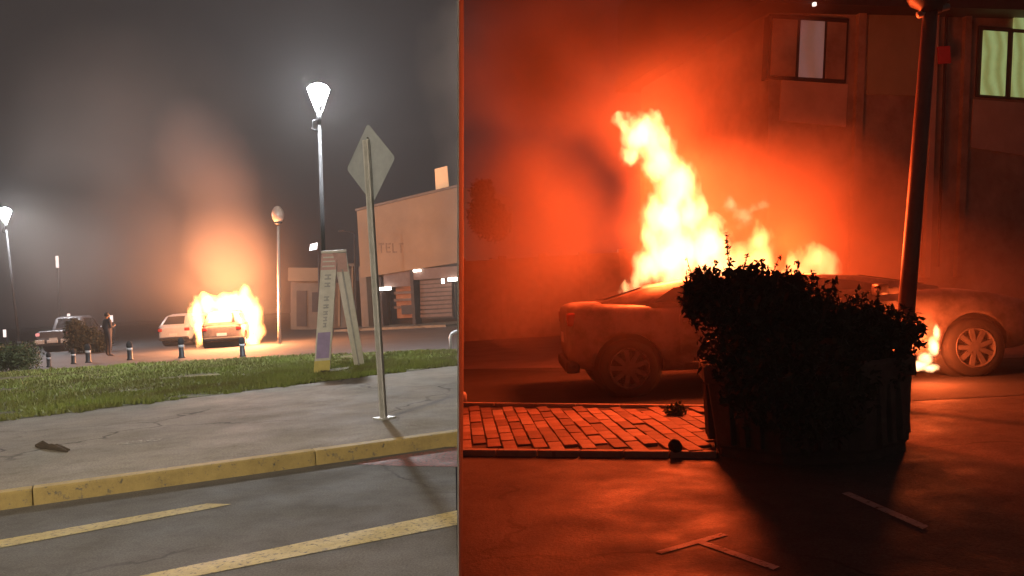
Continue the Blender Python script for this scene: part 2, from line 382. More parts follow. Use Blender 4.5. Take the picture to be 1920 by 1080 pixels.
# kerb stones
kerb = tag(empty('kerb', kb0), kind='structure')
tot = (kb1 - kb0x).length; ln = 2.35; nst = int(tot / ln)
ang = math.atan2(kdir.y, kdir.x)
mbk = MB().box((0, 0, 0), (ln - 0.004, 0.16, 0.30), bevel=0.022); kmesh = mbk.mesh('kerb_stone')
kmesh.materials.append(M['kerb'])
for i in range(0, nst + 1):
    o = bpy.data.objects.new('kerb_stone', kmesh); COL.objects.link(o); o.parent = kerb
    c = kb1 + kdir * 0.9 - kdir * (ln * (i + 0.5)) + kn * 0.08
    o.location = c - kb0 + V((0, 0, -0.007 + random.uniform(-0.003, 0.003))); o.rotation_euler = (0, 0, ang + random.uniform(-0.002, 0.002))
# sidewalk
g0, g1 = P(0, 790, ZS), P(WX, 685, ZS)
g0x = line_ext(g0, g1, -0.75, 1)[0]
k0s, k1s = kb0x + kn * 0.158 + V((0, 0, ZS)), kb1 + kdir * 0.5 + kn * 0.158 + V((0, 0, ZS))
structure('sidewalk', MB().slab([k0s, k1s, g1 + kdir * 0.5, g1, g0x, V((g0x.x - 14, g0x.y - 4, ZS)), V((k0s.x - 6, k0s.y - 3, ZS))], 0.3), M['sidewalk'])
mk = MB().poly([P(213, 834, ZS + 0.003), P(240, 826, ZS + 0.003), P(304, 821, ZS + 0.003), P(300, 826, ZS + 0.003), P(245, 832, ZS + 0.003)])
structure('painted_patch', mk, worn('faint_scuff', (0.185, 0.165, 0.130), (0.40, 0.38, 0.33), False, 0.8, 1.0, 0.30))
# lawn and grass
f_l, f_m, f_r = P(-60, 698, ZL), P(455, 671, ZL), P(WX, 656, ZL)
f_l = f_l + V((-14, -1, 0))
lawn_poly = [g0x + V((-10, -3, ZL - ZS)), g0 + V((0, 0, ZL - ZS)), g1 + V((0, 0, ZL - ZS)), f_r, f_m, f_l]
structure('lawn', MB().slab(lawn_poly, 0.3), M['soil'])
def grass():
    rng = np.random.default_rng(3); n = 95000
    near = [np.array(g0x), np.array(g0), np.array(g1)]; far = [np.array(f_l), np.array(f_m), np.array(f_r)]
    t = rng.random(n); v = rng.random(n) ** 1.35
    v -= 0.012 * (np.sin(t * 190) + np.sin(t * 77 + 1) + np.sin(t * 431)) * (v < 0.06) * 0.5
    def along(pl, tt):
        L = [np.linalg.norm(pl[1] - pl[0]), np.linalg.norm(pl[2] - pl[1])]; s = L[0] / sum(L)
        a = pl[0] + (pl[1] - pl[0]) * np.clip(tt / s, 0, 1)[:, None]
        return np.where((tt > s)[:, None], pl[1] + (pl[2] - pl[1]) * ((tt - s) / (1 - s))[:, None], a)
    A, B = along(near, t), along(far, t)
    p = A + (B - A) * v[:, None]; p[:, 2] = ZL
    p[:, :2] += rng.normal(size=(n, 2)) * 0.02
    keep = np.array([noise.noise((x * 0.35, y * 0.8, 3.1)) + 0.5 * noise.noise((x * 1.3, y * 2.0, 9)) for x, y in p[:, :2]])
    p = p[keep > -0.40]; keep = keep[keep > -0.40]; n = len(p)
    h = (0.035 + 0.055 * rng.random(n)) * (0.6 + 0.9 * np.clip(keep + 0.3, 0, 1)); wd = 0.010 + 0.012 * rng.random(n)
    a = rng.random(n) * 2 * math.pi; dx = np.stack([np.cos(a), np.sin(a), np.zeros(n)], 1) * wd[:, None]
    tip = p + np.stack([rng.normal(size=n) * 0.025, rng.normal(size=n) * 0.025, h], 1)
    vs = np.empty((n, 3, 3)); vs[:, 0] = p - dx; vs[:, 1] = p + dx; vs[:, 2] = tip
    me = bpy.data.meshes.new('grass'); me.from_pydata(vs.reshape(-1, 3).tolist(), [], np.arange(3 * n).reshape(n, 3).tolist())
    me.materials.append(M['grass']); o = bpy.data.objects.new('grass', me); COL.objects.link(o)
    tag(o, 'short green grass on the lawn behind the sidewalk', 'grass', kind='stuff')
grass()
# car park beyond the lawn
structure('car_park', MB().slab([f_l + V((-20, 0, ZC - ZL)), f_m + V((0, -0.2, ZC - ZL)), f_r + V((0, -0.2, ZC - ZL)), V((-1.7, 27, ZC)), V((-20.0, 320, ZC)), V((-320, 320, ZC)), V((-90, 20, ZC))], 0.5), M['asphalt_far'])
# pavement in front of the shop
pv = [P(640, 612, 0.16), P(WX + 4, 596, 0.16)]

# ================================================================== added wall between the streets, seen end-on; it stops light crossing
def wall_pt(d, y, off=0.0):
    return Q(WX + 0.4, y, d) + rt * off
D0, D1, HT = 1.5, 26.0, 11.5
def wtop(d):                                                     # picture row of the coping
    lo, hi = -60000.0, 540.0
    for _ in range(60):
        mid = (lo + hi) / 2
        if Q(WX, mid, d).z > HT: lo = mid
        else: hi = mid
    return lo
def wbot(d):
    lo, hi = 540.0, 60000.0
    for _ in range(60):
        mid = (lo + hi) / 2
        if Q(WX, mid, d).z > -0.5: lo = mid
        else: hi = mid
    return lo
vs = []
for d in (D0, D1):
    th = 0.003 if d == D0 else 0.20
    for y, o in ((wbot(d), 0), (wbot(d), th), (wtop(d), th), (wtop(d), 0)):
        vs.append(wall_pt(d, y, o))
dw = MB().add(vs, [(0, 1, 2, 3), (7, 6, 5, 4), (0, 4, 5, 1), (1, 5, 6, 2), (2, 6, 7, 3), (3, 7, 4, 0)]).build('added_dividing_wall', M['concrete'])
tag(dw, 'tall added concrete wall seen end-on, blocking light between the grey street and the red one', 'wall')

# ================================================================== left street: things
def street_lamp(base, head, label, k=1.0, lit=True, mlamp=None):
    """post with a tapering lantern; head = middle of the lantern"""
    base = V(base); ax = (V(head) - base); hgt = ax.length; ax = ax.normalized()
    t = empty('street_lamp', base)
    rot = V((0, 0, 1)).rotation_difference(ax); t.rotation_mode = 'QUATERNION'; t.rotation_quaternion = rot
    MB().lathe([(0.16 * k, 0), (0.16 * k, 0.03), (0.10 * k, 0.05), (0.10 * k, 0.55 * k), (0.075 * k, 0.62 * k)], n=16).build('base', M['grey_metal'], t, True)
    MB().tube([(0, 0, 0.5 * k), (0, 0, hgt - 0.75 * k)], [0.066 * k, 0.042 * k], 12).build('pole', M['grey_metal'], t, True)
    br = MB().tube([(0, 0, hgt - 0.95 * k), (-0.2 * k, 0, hgt - 0.86 * k), (-0.16 * k, 0, hgt - 0.66 * k), (0, 0, hgt - 0.6 * k)], 0.022 * k, 8).build('bracket', M['grey_metal'], t, True)
    MB().tube([(0, 0, hgt - 0.75 * k), (0, 0, hgt - 0.42 * k)], [0.05 * k, 0.07 * k], 12).build('lantern_socket', M['grey_metal'], t, True)
    for a in range(4):
        an = a * math.pi / 2 + 0.5; c, s_ = math.cos(an), math.sin(an)
        MB().tube([(0.07 * k * c, 0.07 * k * s_, hgt - 0.45 * k), (0.30 * k * c, 0.30 * k * s_, hgt + 0.20 * k)], 0.012 * k, 6).build('lantern_bar', M['galv'], t)
    lan = MB().lathe([(0.10 * k, hgt - 0.22 * k), (0.17 * k, hgt - 0.1 * k), (0.25 * k, hgt + 0.06 * k), (0.28 * k, hgt + 0.16 * k), (0.22 * k, hgt + 0.26 * k), (0.1 * k, hgt + 0.31 * k)], n=12)
    lan.build('lantern', mlamp or M['lamp_white'], t, True)
    MB().lathe([(0.12 * k, hgt + 0.315 * k), (0.11 * k, hgt + 0.34 * k), (0.03 * k, hgt + 0.38 * k)], n=16).build('cap', M['grey_metal'], t, True)
    return tag(t, label, 'street lamp', 'street lamps with glowing lanterns')
b = P(613, 673, ZC + 0.05); dl = (b - CAM).dot(fwd)
street_lamp(V((b.x, b.y, ZL - 0.02)), Q(597, 180, dl), 'tall lit street lamp behind the folding board and diamond sign')
b = Q(38, 668, 43.0); b.z = ZC
street_lamp(b, Q(9, 402, 43.0), 'distant lit street lamp at the left edge above the hedge')
# lamp on the near side of the road, behind the photographer's left shoulder: it lights kerb and road
street_lamp(V((-6.2, -2.6, 0)), V((-6.2, -2.6, 7.6)), 'street lamp on the near side of the road lighting the yellow kerb', mlamp=emissive('lit_lantern_warm', (1.0, 0.83, 0.60), 3000))

# diamond road sign seen from behind
b = P(721, 785, ZS); dsn = (b - CAM).dot(fwd)
top = Q(688, 262, dsn); sg = empty('road_sign', b); ax = (top - b).normalized()
sg.rotation_mode = 'QUATERNION'; sg.rotation_quaternion = V((0, 0, 1)).rotation_difference(ax); H = (top - b).length
yaw = math.radians(-44)
def rz(p): return Matrix.Rotation(yaw, 3, 'Z') @ V(p)
ch = []                                                          # U-channel section
for q in [(-0.045, -0.02), (-0.032, -0.02), (-0.026, 0.018), (0.026, 0.018), (0.032, -0.02), (0.045, -0.02), (0.045, -0.026), (0.027, -0.026), (0.021, 0.010), (-0.021, 0.010), (-0.027, -0.026), (-0.045, -0.026)]:
    ch.append(rz((q[0] * 1.15, q[1] * 1.15, 0)))
MB().prism(ch, (0, 0, H)).build('post', M['galv'], sg)
MB().box((0, 0, 0.01), (0.2, 0.2, 0.02), rz=yaw, bevel=0.004).build('base_plate', M['galv'], sg)
hd, wdm = 0.475, 0.475; cz = H - 0.47 + 0.19
pl = [rz((0, 0.026, cz + hd)), rz((wdm, 0.026, cz)), rz((0, 0.026, cz - hd)), rz((-wdm, 0.026, cz))]
# rounded diamond corners
def round_poly(pts, r, n=4):
    out = []
    for i in range(len(pts)):
        p0, p1, p2 = V(pts[i - 1]), V(pts[i]), V(pts[(i + 1) % len(pts)])
        a = p1 + (p0 - p1).normalized() * r; c = p1 + (p2 - p1).normalized() * r
        for k in range(n + 1):
            t = k / n; out.append(a * (1 - t) ** 2 + p1 * 2 * t * (1 - t) + c * t * t)
    return out
MB().prism(round_poly(pl, 0.05), rz((0, 0.004, 0))).build('sign_plate', M['signback'], sg)
for zz in (0.3, -0.28):
    MB().lathe([(0.012, 0), (0.012, -0.012), (0.004, -0.016)], n=8, axis='Y').build('bolt', M['dark_metal'], sg).location = rz((0, 0.012, cz + zz))
tag(sg, 'grey back of a diamond road sign on a steel post by the kerb', 'road sign')

# tall folding A-board on the grass
bl, brr = P(603, 700, ZL), P(674, 688, ZL); da = (bl - CAM).dot(fwd); apex = Q(627, 474, da + 0.1)
ab = empty('folding_board', (bl + brr) / 2); o0 = (bl + brr) / 2
foot_l, foot_r = bl - o0, brr - o0; apx = apex - o0
# panels run away from the camera: depth direction
dd = V((-0.10, 1.0, 0)).normalized() * 0.42
def panel(name, foot, wide, th, sgn):
    ax = (apx - foot); n = ax.normalized()
    wv = V((wide, 0.10, 0)); tv = V((0, 1, 0)) * th
    return foot, apx, n, wv
def strip(foot, t0, t1, wv0, wv1, dv, m, name, parent, push=0.0):
    a, c = lerp(foot, apx, t0), lerp(foot, apx, t1); off = V((0, -push, 0))
    return MB().prism([a - wv0 + off, a + wv0 + off, c + wv1 + off, c - wv1 + off], dv).build(name, m, parent)
wl0, wl1 = V((0.15, 0.05, 0)), V((0.15, 0.05, 0))
apx = apex - o0 + V((-0.10, 0, 0))
lp = strip(foot_l, 0.0, 1.0, wl0, wl1, V((0.0, 0.06, 0)), M['white_board'], 'panel', ab)
strip(foot_l, 0.0, 0.105, wl0 * 1.01, wl1 * 1.01, V((0, 0.01, 0)), M['yellowp'], 'printed_band', lp, 0.011)
strip(foot_l, 0.125, 0.34, wl0 * 0.8, wl1 * 0.8, V((0, 0.01, 0)), M['purple'], 'printed_band', lp, 0.011)
strip(foot_l, 0.86, 1.0, wl0 * 1.01, wl1 * 1.01, V((0, 0.01, 0)), M['pink'], 'printed_band', lp, 0.011)
for t, sx, hh in ((0.80, 0.5, 0.035), (0.735, 0.45, 0.028), (0.62, 0.4, 0.03), (0.555, 0.42, 0.024), (0.50, 0.35, 0.024), (0.45, 0.3, 0.03), (0.40, 0.25, 0.03)):
    for q_ in (-1, 1):
        strip(foot_l, t + q_ * hh * 0.45 - 0.006, t + q_ * hh * 0.45 + 0.006, wl0 * sx * 0.8, wl1 * sx * 0.8, V((0, 0.008, 0)), M['ink'], 'printed_letter', lp, 0.009)
    strip(foot_l + wl0 * sx * 0.5, t - hh * 0.45, t + hh * 0.45, wl0 * 0.09, wl1 * 0.09, V((0, 0.008, 0)), M['ink'], 'printed_letter', lp, 0.0095)
for t in (0.89, 0.93, 0.965):
    strip(foot_l, t - 0.006, t + 0.006, wl0 * 0.8, wl1 * 0.75, V((0, 0.008, 0)), M['white_board'], 'printed_letter', lp, 0.019)
apx = apex - o0 + V((0.10, 0, 0))
wr0, wr1 = V((0.10, 0.03, 0)), V((0.13, 0.03, 0))
rp = strip(foot_r, 0.0, 1.0, wr0, wr1, V((0.0, 0.06, 0)), M['white_board'], 'panel', ab)
strip(foot_r, 0.02, 0.86, wr0 * 0.14, wr1 * 0.14, V((0, 0.01, 0)), M['ink'], 'frame_groove', rp, 0.011)
strip(foot_r, 0.84, 1.0, wr0 * 1.01, wr1 * 1.01, V((0, 0.01, 0)), M['pink'], 'printed_band', rp, 0.011)
MB().tube([apex - o0 + V((-0.26, -0.02, 0.02)), apex - o0 + V((0.24, 0.01, 0.02))], 0.035, 10).build('hinge', M['white_board'], ab, True)
# the board's cast shadow, modelled as an olive mesh between the feet
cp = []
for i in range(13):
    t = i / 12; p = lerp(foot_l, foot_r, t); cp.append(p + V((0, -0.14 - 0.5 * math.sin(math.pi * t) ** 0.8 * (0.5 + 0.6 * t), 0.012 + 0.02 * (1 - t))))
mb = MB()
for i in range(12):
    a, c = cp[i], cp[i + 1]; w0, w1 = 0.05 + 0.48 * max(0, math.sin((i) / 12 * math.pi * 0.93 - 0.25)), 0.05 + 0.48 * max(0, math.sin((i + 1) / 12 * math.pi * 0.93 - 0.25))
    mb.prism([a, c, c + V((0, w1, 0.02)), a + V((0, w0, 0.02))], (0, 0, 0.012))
mb.build('board_shadow', mat('olive_shadow', (0.075, 0.065, 0.030), 0.9, 0.25, 6), ab)
tag(ab, 'tall white folding board with pink top and purple band standing on the grass', 'sign board')

# unlit globe lamp beside the fire
b = P(524, 640, ZC); b = Q(524, 642, 36.0); b.z = ZC; hd_ = Q(521, 403, 36.0)
gl = empty('globe_lamp', b); hp = hd_ - b
MB().tube([(0, 0, 0), hp * 0.93 + V((0, 0, -0.1))], [0.075, 0.05], 12).build('pole', mat('pale_pole_paint', (0.55, 0.45, 0.38), 0.6), gl, True)
MB().lathe([(0.09, -0.42), (0.16, -0.36), (0.17, -0.3)], hp, 16).build('collar', M['dark_metal'], gl, True)
MB().lathe([(0.16, -0.30), (0.23, -0.15), (0.255, 0.02), (0.22, 0.20), (0.13, 0.33), (0.04, 0.38)], hp, 20).build('globe', mat('smoked_globe', (0.45, 0.33, 0.26), 0.3), gl, True)
tag(gl, 'unlit globe lamp on a thin orange-lit pole right of the burning hatchback', 'street lamp')

# bollards along the far edge of the lawn
def bollard(px, py, k, label, d=None):
    b = P(px, py, ZC); t = empty('bollard', b)
    MB().lathe([(0.11 * k, 0), (0.11 * k, 0.03 * k), (0.085 * k, 0.06 * k), (0.085 * k, 0.44 * k)], n=14).build('post', M['dark_metal'], t, True)
    MB().lathe([(0.088 * k, 0.44 * k), (0.10 * k, 0.47 * k), (0.10 * k, 0.56 * k), (0.06 * k, 0.64 * k), (0.02 * k, 0.66 * k)], n=14).build('cap', M['grey_metal'], t, True)
    MB().lathe([(0.090 * k, 0.34 * k), (0.0905 * k, 0.42 * k)], n=14).build('reflector_band', M['pale'], t, True)
    return tag(t, label, 'bollard', 'bollards along the far edge of the lawn')
bollard(92, 688, 0.75, 'bollard nearest the hedge')
bollard(138, 682, 0.8, 'bollard between the hedge and the dark shrub')
bollard(166, 680, 1.0, 'bollard in front of the dark shrub')
bollard(244, 675, 1.0, 'bollard to the right of the standing person')
bollard(341, 671, 1.05, 'bollard in front of the silver car')
bollard(455, 668, 0.95, 'bollard in front of the burning hatchback')

# hedge at the left edge
hb = P(20, 694, ZL); hg = empty('hedge', hb)
hbl = []
for i in range(9):
    q = Q(-70 + i * 15.5, 675, (hb - CAM).dot(fwd) + 0.4 + 0.1 * (i % 2)); hbl.append(((q.x - hb.x, q.y - hb.y, 0.36), (0.34, 0.55, 0.42 + 0.02 * (i % 3))))
leaf_mesh('foliage', hbl, 9000, 0.045, M['hedge'], hg, 5, 0.3)
MB().tube([(0, 0.3, -0.05), (0.1, 0.35, 0.5)], [0.03, 0.015], 6).build('stem', M['bark'], hg)
tag(hg, 'low clipped hedge at the left end of the lawn', 'hedge')

# dark shrub behind the bollards
sb = P(158, 662, ZC); sh = empty('shrub', sb)
leaf_mesh('foliage', [((-0.3, 0, 0.7), (0.55, 0.5, 0.8)), ((0.2, 0.1, 0.55), (0.7, 0.5, 0.6)), ((0.75, 0, 0.35), (0.5, 0.4, 0.4)), ((-0.5, 0.1, 1.15), (0.35, 0.3, 0.4))], 6000, 0.07, M['darkleaf'], sh, 8, 0.3)
MB().tube([(0, 0, -0.03), (0.0, 0, 0.5), (-0.15, 0, 1.0)], [0.06, 0.045, 0.02], 8).build('stem', M['bark'], sh)
tag(sh, 'dark sloping shrub between the pickup and the standing person', 'shrub')

# person in dark clothing
def person(b, h, face):
    me = bpy.data.meshes.new('person'); k = h / 1.72
    j = {'pel': (0, 0, .95), 'ch': (0, .01, 1.28), 'nk': (0, .01, 1.47), 'hd': (0, -.01, 1.56), 'ht': (0, -.01, 1.69),
         'hl': (.10, 0, .90), 'kl': (.12, -.03, .50), 'al': (.13, .02, .08), 'tl': (.15, -.14, .03),
         'hr': (-.10, 0, .90), 'kr': (-.11, .0, .50), 'ar': (-.12, .05, .08), 'tr': (-.14, -.11, .03),
         'sl': (.19, .01, 1.40), 'el': (.26, .04, 1.13), 'wl': (.22, -.10, .93), 'gl': (.21, -.15, .86),
         'sr': (-.19, .01, 1.40), 'er': (-.27, .03, 1.13), 'wr': (-.20, -.16, 1.18), 'gr': (-.15, -.20, 1.25)}
    r = {'pel': .15, 'ch': .165, 'nk': .065, 'hd': .092, 'ht': .075, 'hl': .10, 'kl': .065, 'al': .048, 'tl': .04, 'hr': .10, 'kr': .065, 'ar': .048, 'tr': .04,
         'sl': .075, 'el': .05, 'wl': .036, 'gl': .04, 'sr': .075, 'er': .05, 'wr': .036, 'gr': .04}
    ks = list(j); E = [('pel', 'ch'), ('ch', 'nk'), ('nk', 'hd'), ('hd', 'ht'), ('pel', 'hl'), ('hl', 'kl'), ('kl', 'al'), ('al', 'tl'), ('pel', 'hr'), ('hr', 'kr'), ('kr', 'ar'), ('ar', 'tr'),
                       ('ch', 'sl'), ('sl', 'el'), ('el', 'wl'), ('wl', 'gl'), ('ch', 'sr'), ('sr', 'er'), ('er', 'wr'), ('wr', 'gr')]
    me.from_pydata([tuple(c * k for c in j[x]) for x in ks], [(ks.index(a), ks.index(c)) for a, c in E], [])
    ob = bpy.data.objects.new('person', me); COL.objects.link(ob)
    ob.modifiers.new('s', 'SKIN'); ob.modifiers.new('ss', 'SUBSURF').levels = 2
    for i, x in enumerate(ks):
        me.skin_vertices[0].data[i].radius = (r[x] * k, r[x] * k); me.skin_vertices[0].data[i].use_root = (x == 'pel')
    bake(ob); ob.data.materials.clear(); ob.data.materials.append(M['cloth_dark']); ob.data.materials.append(mat('skin', (0.30, 0.17, 0.11), 0.6))
    for p in ob.data.polygons:
        c = p.center / k
        if c.z > 1.47 or (abs(c.x) > .18 and c.z < .93 and c.y < -.08) or (c.y < -.18 and c.z > 1.2): p.material_index = 1
    ob.data.shade_smooth(); ob.location = b; ob.rotation_euler = (0, 0, face)
    hair = MB().lathe([(0.094 * k, 1.585 * k), (0.097 * k, 1.64 * k), (0.082 * k, 1.70 * k), (0.04 * k, 1.735 * k)], (0, 0.008 * k, 0), 14).build('hair', mat('dark_hair', (0.02, 0.016, 0.014), 0.7), ob, True)
    return ob
pb = P(205, 668, ZC)
tag(person(pb, 1.72, math.pi * 0.8), 'person in dark clothing standing on the car park watching the fire', 'person')

# ------------------------------------------------------------------ cars
def make_car(name, L, wb, rear_oh, W, prof_low, cab, paint, wheel_r, glassm, side_windows, spokes=5, taillit=False, rim_m=None):
    """x forward from the rear bumper, y left, z up. prof_low: (x, bottom, top, halfwidth); cab: (x, roof z, half width at the roof)"""
    t = empty(name, (0, 0, 0))
    sec = [(0, 0, 0), (0.86, 0, 0), (0.965, 0.10, 0), (1.0, 0.30, 0), (1.0, 0.62, 0), (0.975, 0.86, 0), (0.90, 0.965, 0), (0.78, 1.0, 0), (0, 1.015, 0)]
    vs = []; fs = []; n = len(sec)
    for x, zb, zt, hw in prof_low:
        ring = [(x, a * hw, zb + c * (zt - zb)) for a, c, _ in sec]
        vs += ring + [(p[0], -p[1], p[2]) for p in ring[-2:0:-1]]
    m = 2 * n - 2
    for i in range(len(prof_low) - 1):
        for k in range(m): fs.append((i * m + k, i * m + (k + 1) % m, (i + 1) * m + (k + 1) % m, (i + 1) * m + k))
    fs.append(tuple(range(m))[::-1]); fs.append(tuple((len(prof_low) - 1) * m + k for k in range(m)))
    body = MB().add(vs, fs).build('body', paint, t, True)
    body.modifiers.new('ss', 'SUBSURF').levels = 2
    cutters = []
    for wx in (rear_oh, rear_oh + wb):
        for s in (-1, 1):
            c = MB().lathe([(wheel_r * 1.17, -0.16), (wheel_r * 1.17, 0.2)], (wx, s * W / 2, wheel_r * 1.02), 28, 'Y').build('cut', None)
            md = body.modifiers.new('b', 'BOOLEAN'); md.object = c; md.operation = 'DIFFERENCE'; md.solver = 'EXACT'; cutters.append(c)
    bake(body)
    for c in cutters: bpy.data.objects.remove(c)
    if not body.data.materials: body.data.materials.append(paint)
    for p in body.data.polygons: p.material_index = 0
    # wheel wells
    for wx in (rear_oh, rear_oh + wb):
        MB().lathe([(wheel_r * 1.165, -W / 2 + 0.17), (wheel_r * 1.165, W / 2 - 0.17)], (wx, 0, wheel_r * 1.02), 24, 'Y').build('wheel_well', M['black_plastic'], t, True)
    # cabin
    vs = []; fs = []; m = 0
    for x, zr, hwr, zb, hwb in cab:
        ring = [(x, hwb, zb), (x, lerp(hwb, hwr, 0.55), lerp(zb, zr, 0.52)), (x, hwr * 1.01, lerp(zb, zr, 0.93)), (x, hwr * 0.86, zr), (x, 0, zr + 0.012)]
        full = ring + [(p[0], -p[1], p[2]) for p in ring[-2::-1]]; m = len(full); vs += full
    for i in range(len(cab) - 1):
        for k in range(m - 1): fs.append((i * m + k, i * m + k + 1, (i + 1) * m + k + 1, (i + 1) * m + k))
        fs.append((i * m, i * m + m - 1, (i + 1) * m + m - 1, (i + 1) * m))
    fs.append(tuple(range(m))); fs.append(tuple((len(cab) - 1) * m + k for k in range(m))[::-1])
    cb = MB().add(vs, fs).build('cabin', paint, t, True)
    # side panes follow the lean of the cabin side
    def cab_y(x, z):
        for i in range(len(cab) - 1):
            a, c = cab[i], cab[i + 1]
            if a[0] <= x <= c[0]:
                u = (x - a[0]) / (c[0] - a[0]); zr, hr, zb, hb = (lerp(a[q], c[q], u) for q in (1, 2, 3, 4))
                return lerp(hb, hr, min(1, max(0, (z - zb) / max(0.05, zr - zb)) * 1.05))
        return cab[0][4]
    for poly in side_windows:
        for s in (-1, 1):
            pts = [(x, s * (cab_y(x, z) + 0.006), z) for x, z in poly]
            MB().prism(pts, (0, s * 0.008, 0)).build('side_window', glassm, t)
    # front and rear screens
    for (a, c, nm) in ((cab[0], cab[1], 'rear_window'), (cab[-1], cab[-2], 'windscreen')):
        q = []
        for u, e in ((0.10, 0.86), (0.90, 0.80)):
            x = lerp(a[0], c[0], u); z = lerp(a[1], c[1], u); hw = lerp(a[2], c[2], u) * e; q.append((x, hw, z))
        off = 0.012 if nm == 'windscreen' else -0.012
        pts = [(q[0][0], q[0][1], q[0][2]), (q[1][0], q[1][1], q[1][2]), (q[1][0], -q[1][1], q[1][2]), (q[0][0], -q[0][1], q[0][2])]
        MB().prism([(x + off * 0.6, y * 0.94, z + 0.012) for x, y, z in pts], (off * 0.4, 0, 0.006)).build(nm, glassm, t)
    # wheels
    tyre = MB().lathe([(wheel_r * 0.70, -0.10), (wheel_r * 0.92, -0.105), (wheel_r, -0.075), (wheel_r, 0.075), (wheel_r * 0.92, 0.105), (wheel_r * 0.70, 0.10)], n=28, axis='Y', cap=False).mesh('tyre', True)
    rb = MB().lathe([(wheel_r * 0.71, -0.085), (wheel_r * 0.66, -0.10), (wheel_r * 0.62, -0.07), (wheel_r * 0.60, -0.02), (wheel_r * 0.6, 0.08), (wheel_r * 0.71, 0.085)], n=28, axis='Y', cap=False)
    rb.lathe([(wheel_r * 0.61, 0.045), (wheel_r * 0.61, 0.055)], n=28, axis='Y')
    rb.lathe([(wheel_r * 0.15, -0.085), (wheel_r * 0.15, -0.02)], n=12, axis='Y')
    for k in range(spokes):
        a = 2 * math.pi * k / spokes + 0.3
        Mx = Matrix.Rotation(-a, 4, 'Y') @ Matrix.Translation((wheel_r * 0.38, -0.065, 0))
        rb.box(None, (wheel_r * 0.52, 0.03, wheel_r * 0.15), M=Mx)
    rim = rb.mesh('rim')
    tyre.materials.append(M['rubber']); rim.materials.append(rim_m or M['rim'])
    for wx in (rear_oh, rear_oh + wb):
        for s in (-1, 1):
            wh = empty('wheel', (wx, s * (W / 2 - 0.125), wheel_r)); wh.parent = t
            if s > 0: wh.rotation_euler = (0, 0, math.pi)
            for nm, me in (('tyre', tyre), ('rim', rim)):
                o = bpy.data.objects.new(nm, me); COL.objects.link(o); o.parent = wh
    zt0, zt1 = prof_low[1][2], prof_low[-2][2]; hw0, hw1 = prof_low[1][3], prof_low[-2][3]
    for s in (-1, 1):
        MB().box((0.06, s * hw0 * 0.86, zt0 - 0.17), (0.10, 0.22, 0.15), bevel=0.03).build('tail_light', M['taillit'] if taillit else M['taillight'], t, True)
        MB().box((L - 0.12, s * hw1 * 0.82, zt1 - 0.10), (0.20, 0.26, 0.12), bevel=0.04).build('headlight', M['headlight'], t, True)
        mx = cab[-2][0] + 0.15
        mr = MB().box((mx, s * (cab[-1][4] + 0.12), cab[-1][3] + 0.08), (0.12, 0.20, 0.13), bevel=0.035).build('side_mirror', paint, t, True)
    MB().box((0.01, 0, zt0 - 0.40), (0.03, 0.40, 0.12), bevel=0.004).build('number_plate', M['plate'], t)
    MB().box((0.05, 0, 0.37), (0.16, W * 0.86, 0.14), bevel=0.05).build('rear_bumper', M['black_plastic'], t, True)
    MB().box((L - 0.07, 0, 0.36), (0.16, W * 0.82, 0.14), bevel=0.05).build('front_bumper', M['black_plastic'], t, True)
    return t
def door(t, x0, x1, z0, z1, W, paint, s, slope=0.0):
    d = MB().prism(round_poly([(x0, s * (W / 2 - 0.03), z0), (x1, s * (W / 2 - 0.03), z0), (x1, s * (W / 2 - 0.03), z1), (x0, s * (W / 2 - 0.03), z1)], 0.05), (0, s * 0.036, 0)).build('door', paint, t)
    MB().box((x0 + 0.13, s * (W / 2 + 0.02), z1 - 0.09), (0.17, 0.035, 0.03), bevel=0.01).build('door_handle', paint, d)
    return d

def hatchback(name, paint, taillit=False):
    low = [(0.0, 0.42, 0.86, 0.62), (0.06, 0.27, 0.95, 0.80), (0.35, 0.22, 0.98, 0.87), (1.2, 0.21, 0.97, 0.89), (2.4, 0.21, 0.95, 0.89), (3.0, 0.22, 0.93, 0.87), (3.55, 0.24, 0.84, 0.80), (3.85, 0.34, 0.70, 0.62)]
    cab = [(0.06, 0.98, 0.68, 0.9, 0.80), (0.42, 1.44, 0.58, 0.93, 0.83), (0.9, 1.52, 0.60, 0.93, 0.84), (1.9, 1.50, 0.60, 0.92, 0.84), (2.35, 1.32, 0.60, 0.90, 0.83), (2.95, 0.95, 0.66, 0.88, 0.78)]
    t = make_car(name, 3.85, 2.45, 0.66, 1.74, low, cab, paint, 0.30, M['glass'], [[(0.42, 1.0), (1.12, 1.0), (1.12, 1.40), (0.60, 1.38)], [(1.2, 1.0), (2.35, 0.99), (2.2, 1.25), (1.75, 1.40), (1.2, 1.40)]], taillit=taillit)
    for s in (-1, 1):
        door(t, 1.22, 2.3, 0.34, 0.86, 1.74, paint, s)
    return t

# burning hatchback on the car park, tail towards the lawn
bc = P(417, 652, ZC); dbc = (bc - CAM).dot(fwd)
hb_car = hatchback('hatchback_car', M['burnt'])
hb_car.location = bc; hb_car.rotation_euler = (0, 0, math.radians(99)); tag(hb_car, 'scorched hatchback wrapped in flames on the car park', 'car')
sv = hatchback('hatchback_car', M['silver']); q = Q(326, 652, dbc + 5); q.z = ZC
sv.location = q; sv.rotation_euler = (0, 0, math.radians(80)); tag(sv, 'silver hatchback parked left of the burning one, half lost in smoke', 'car')
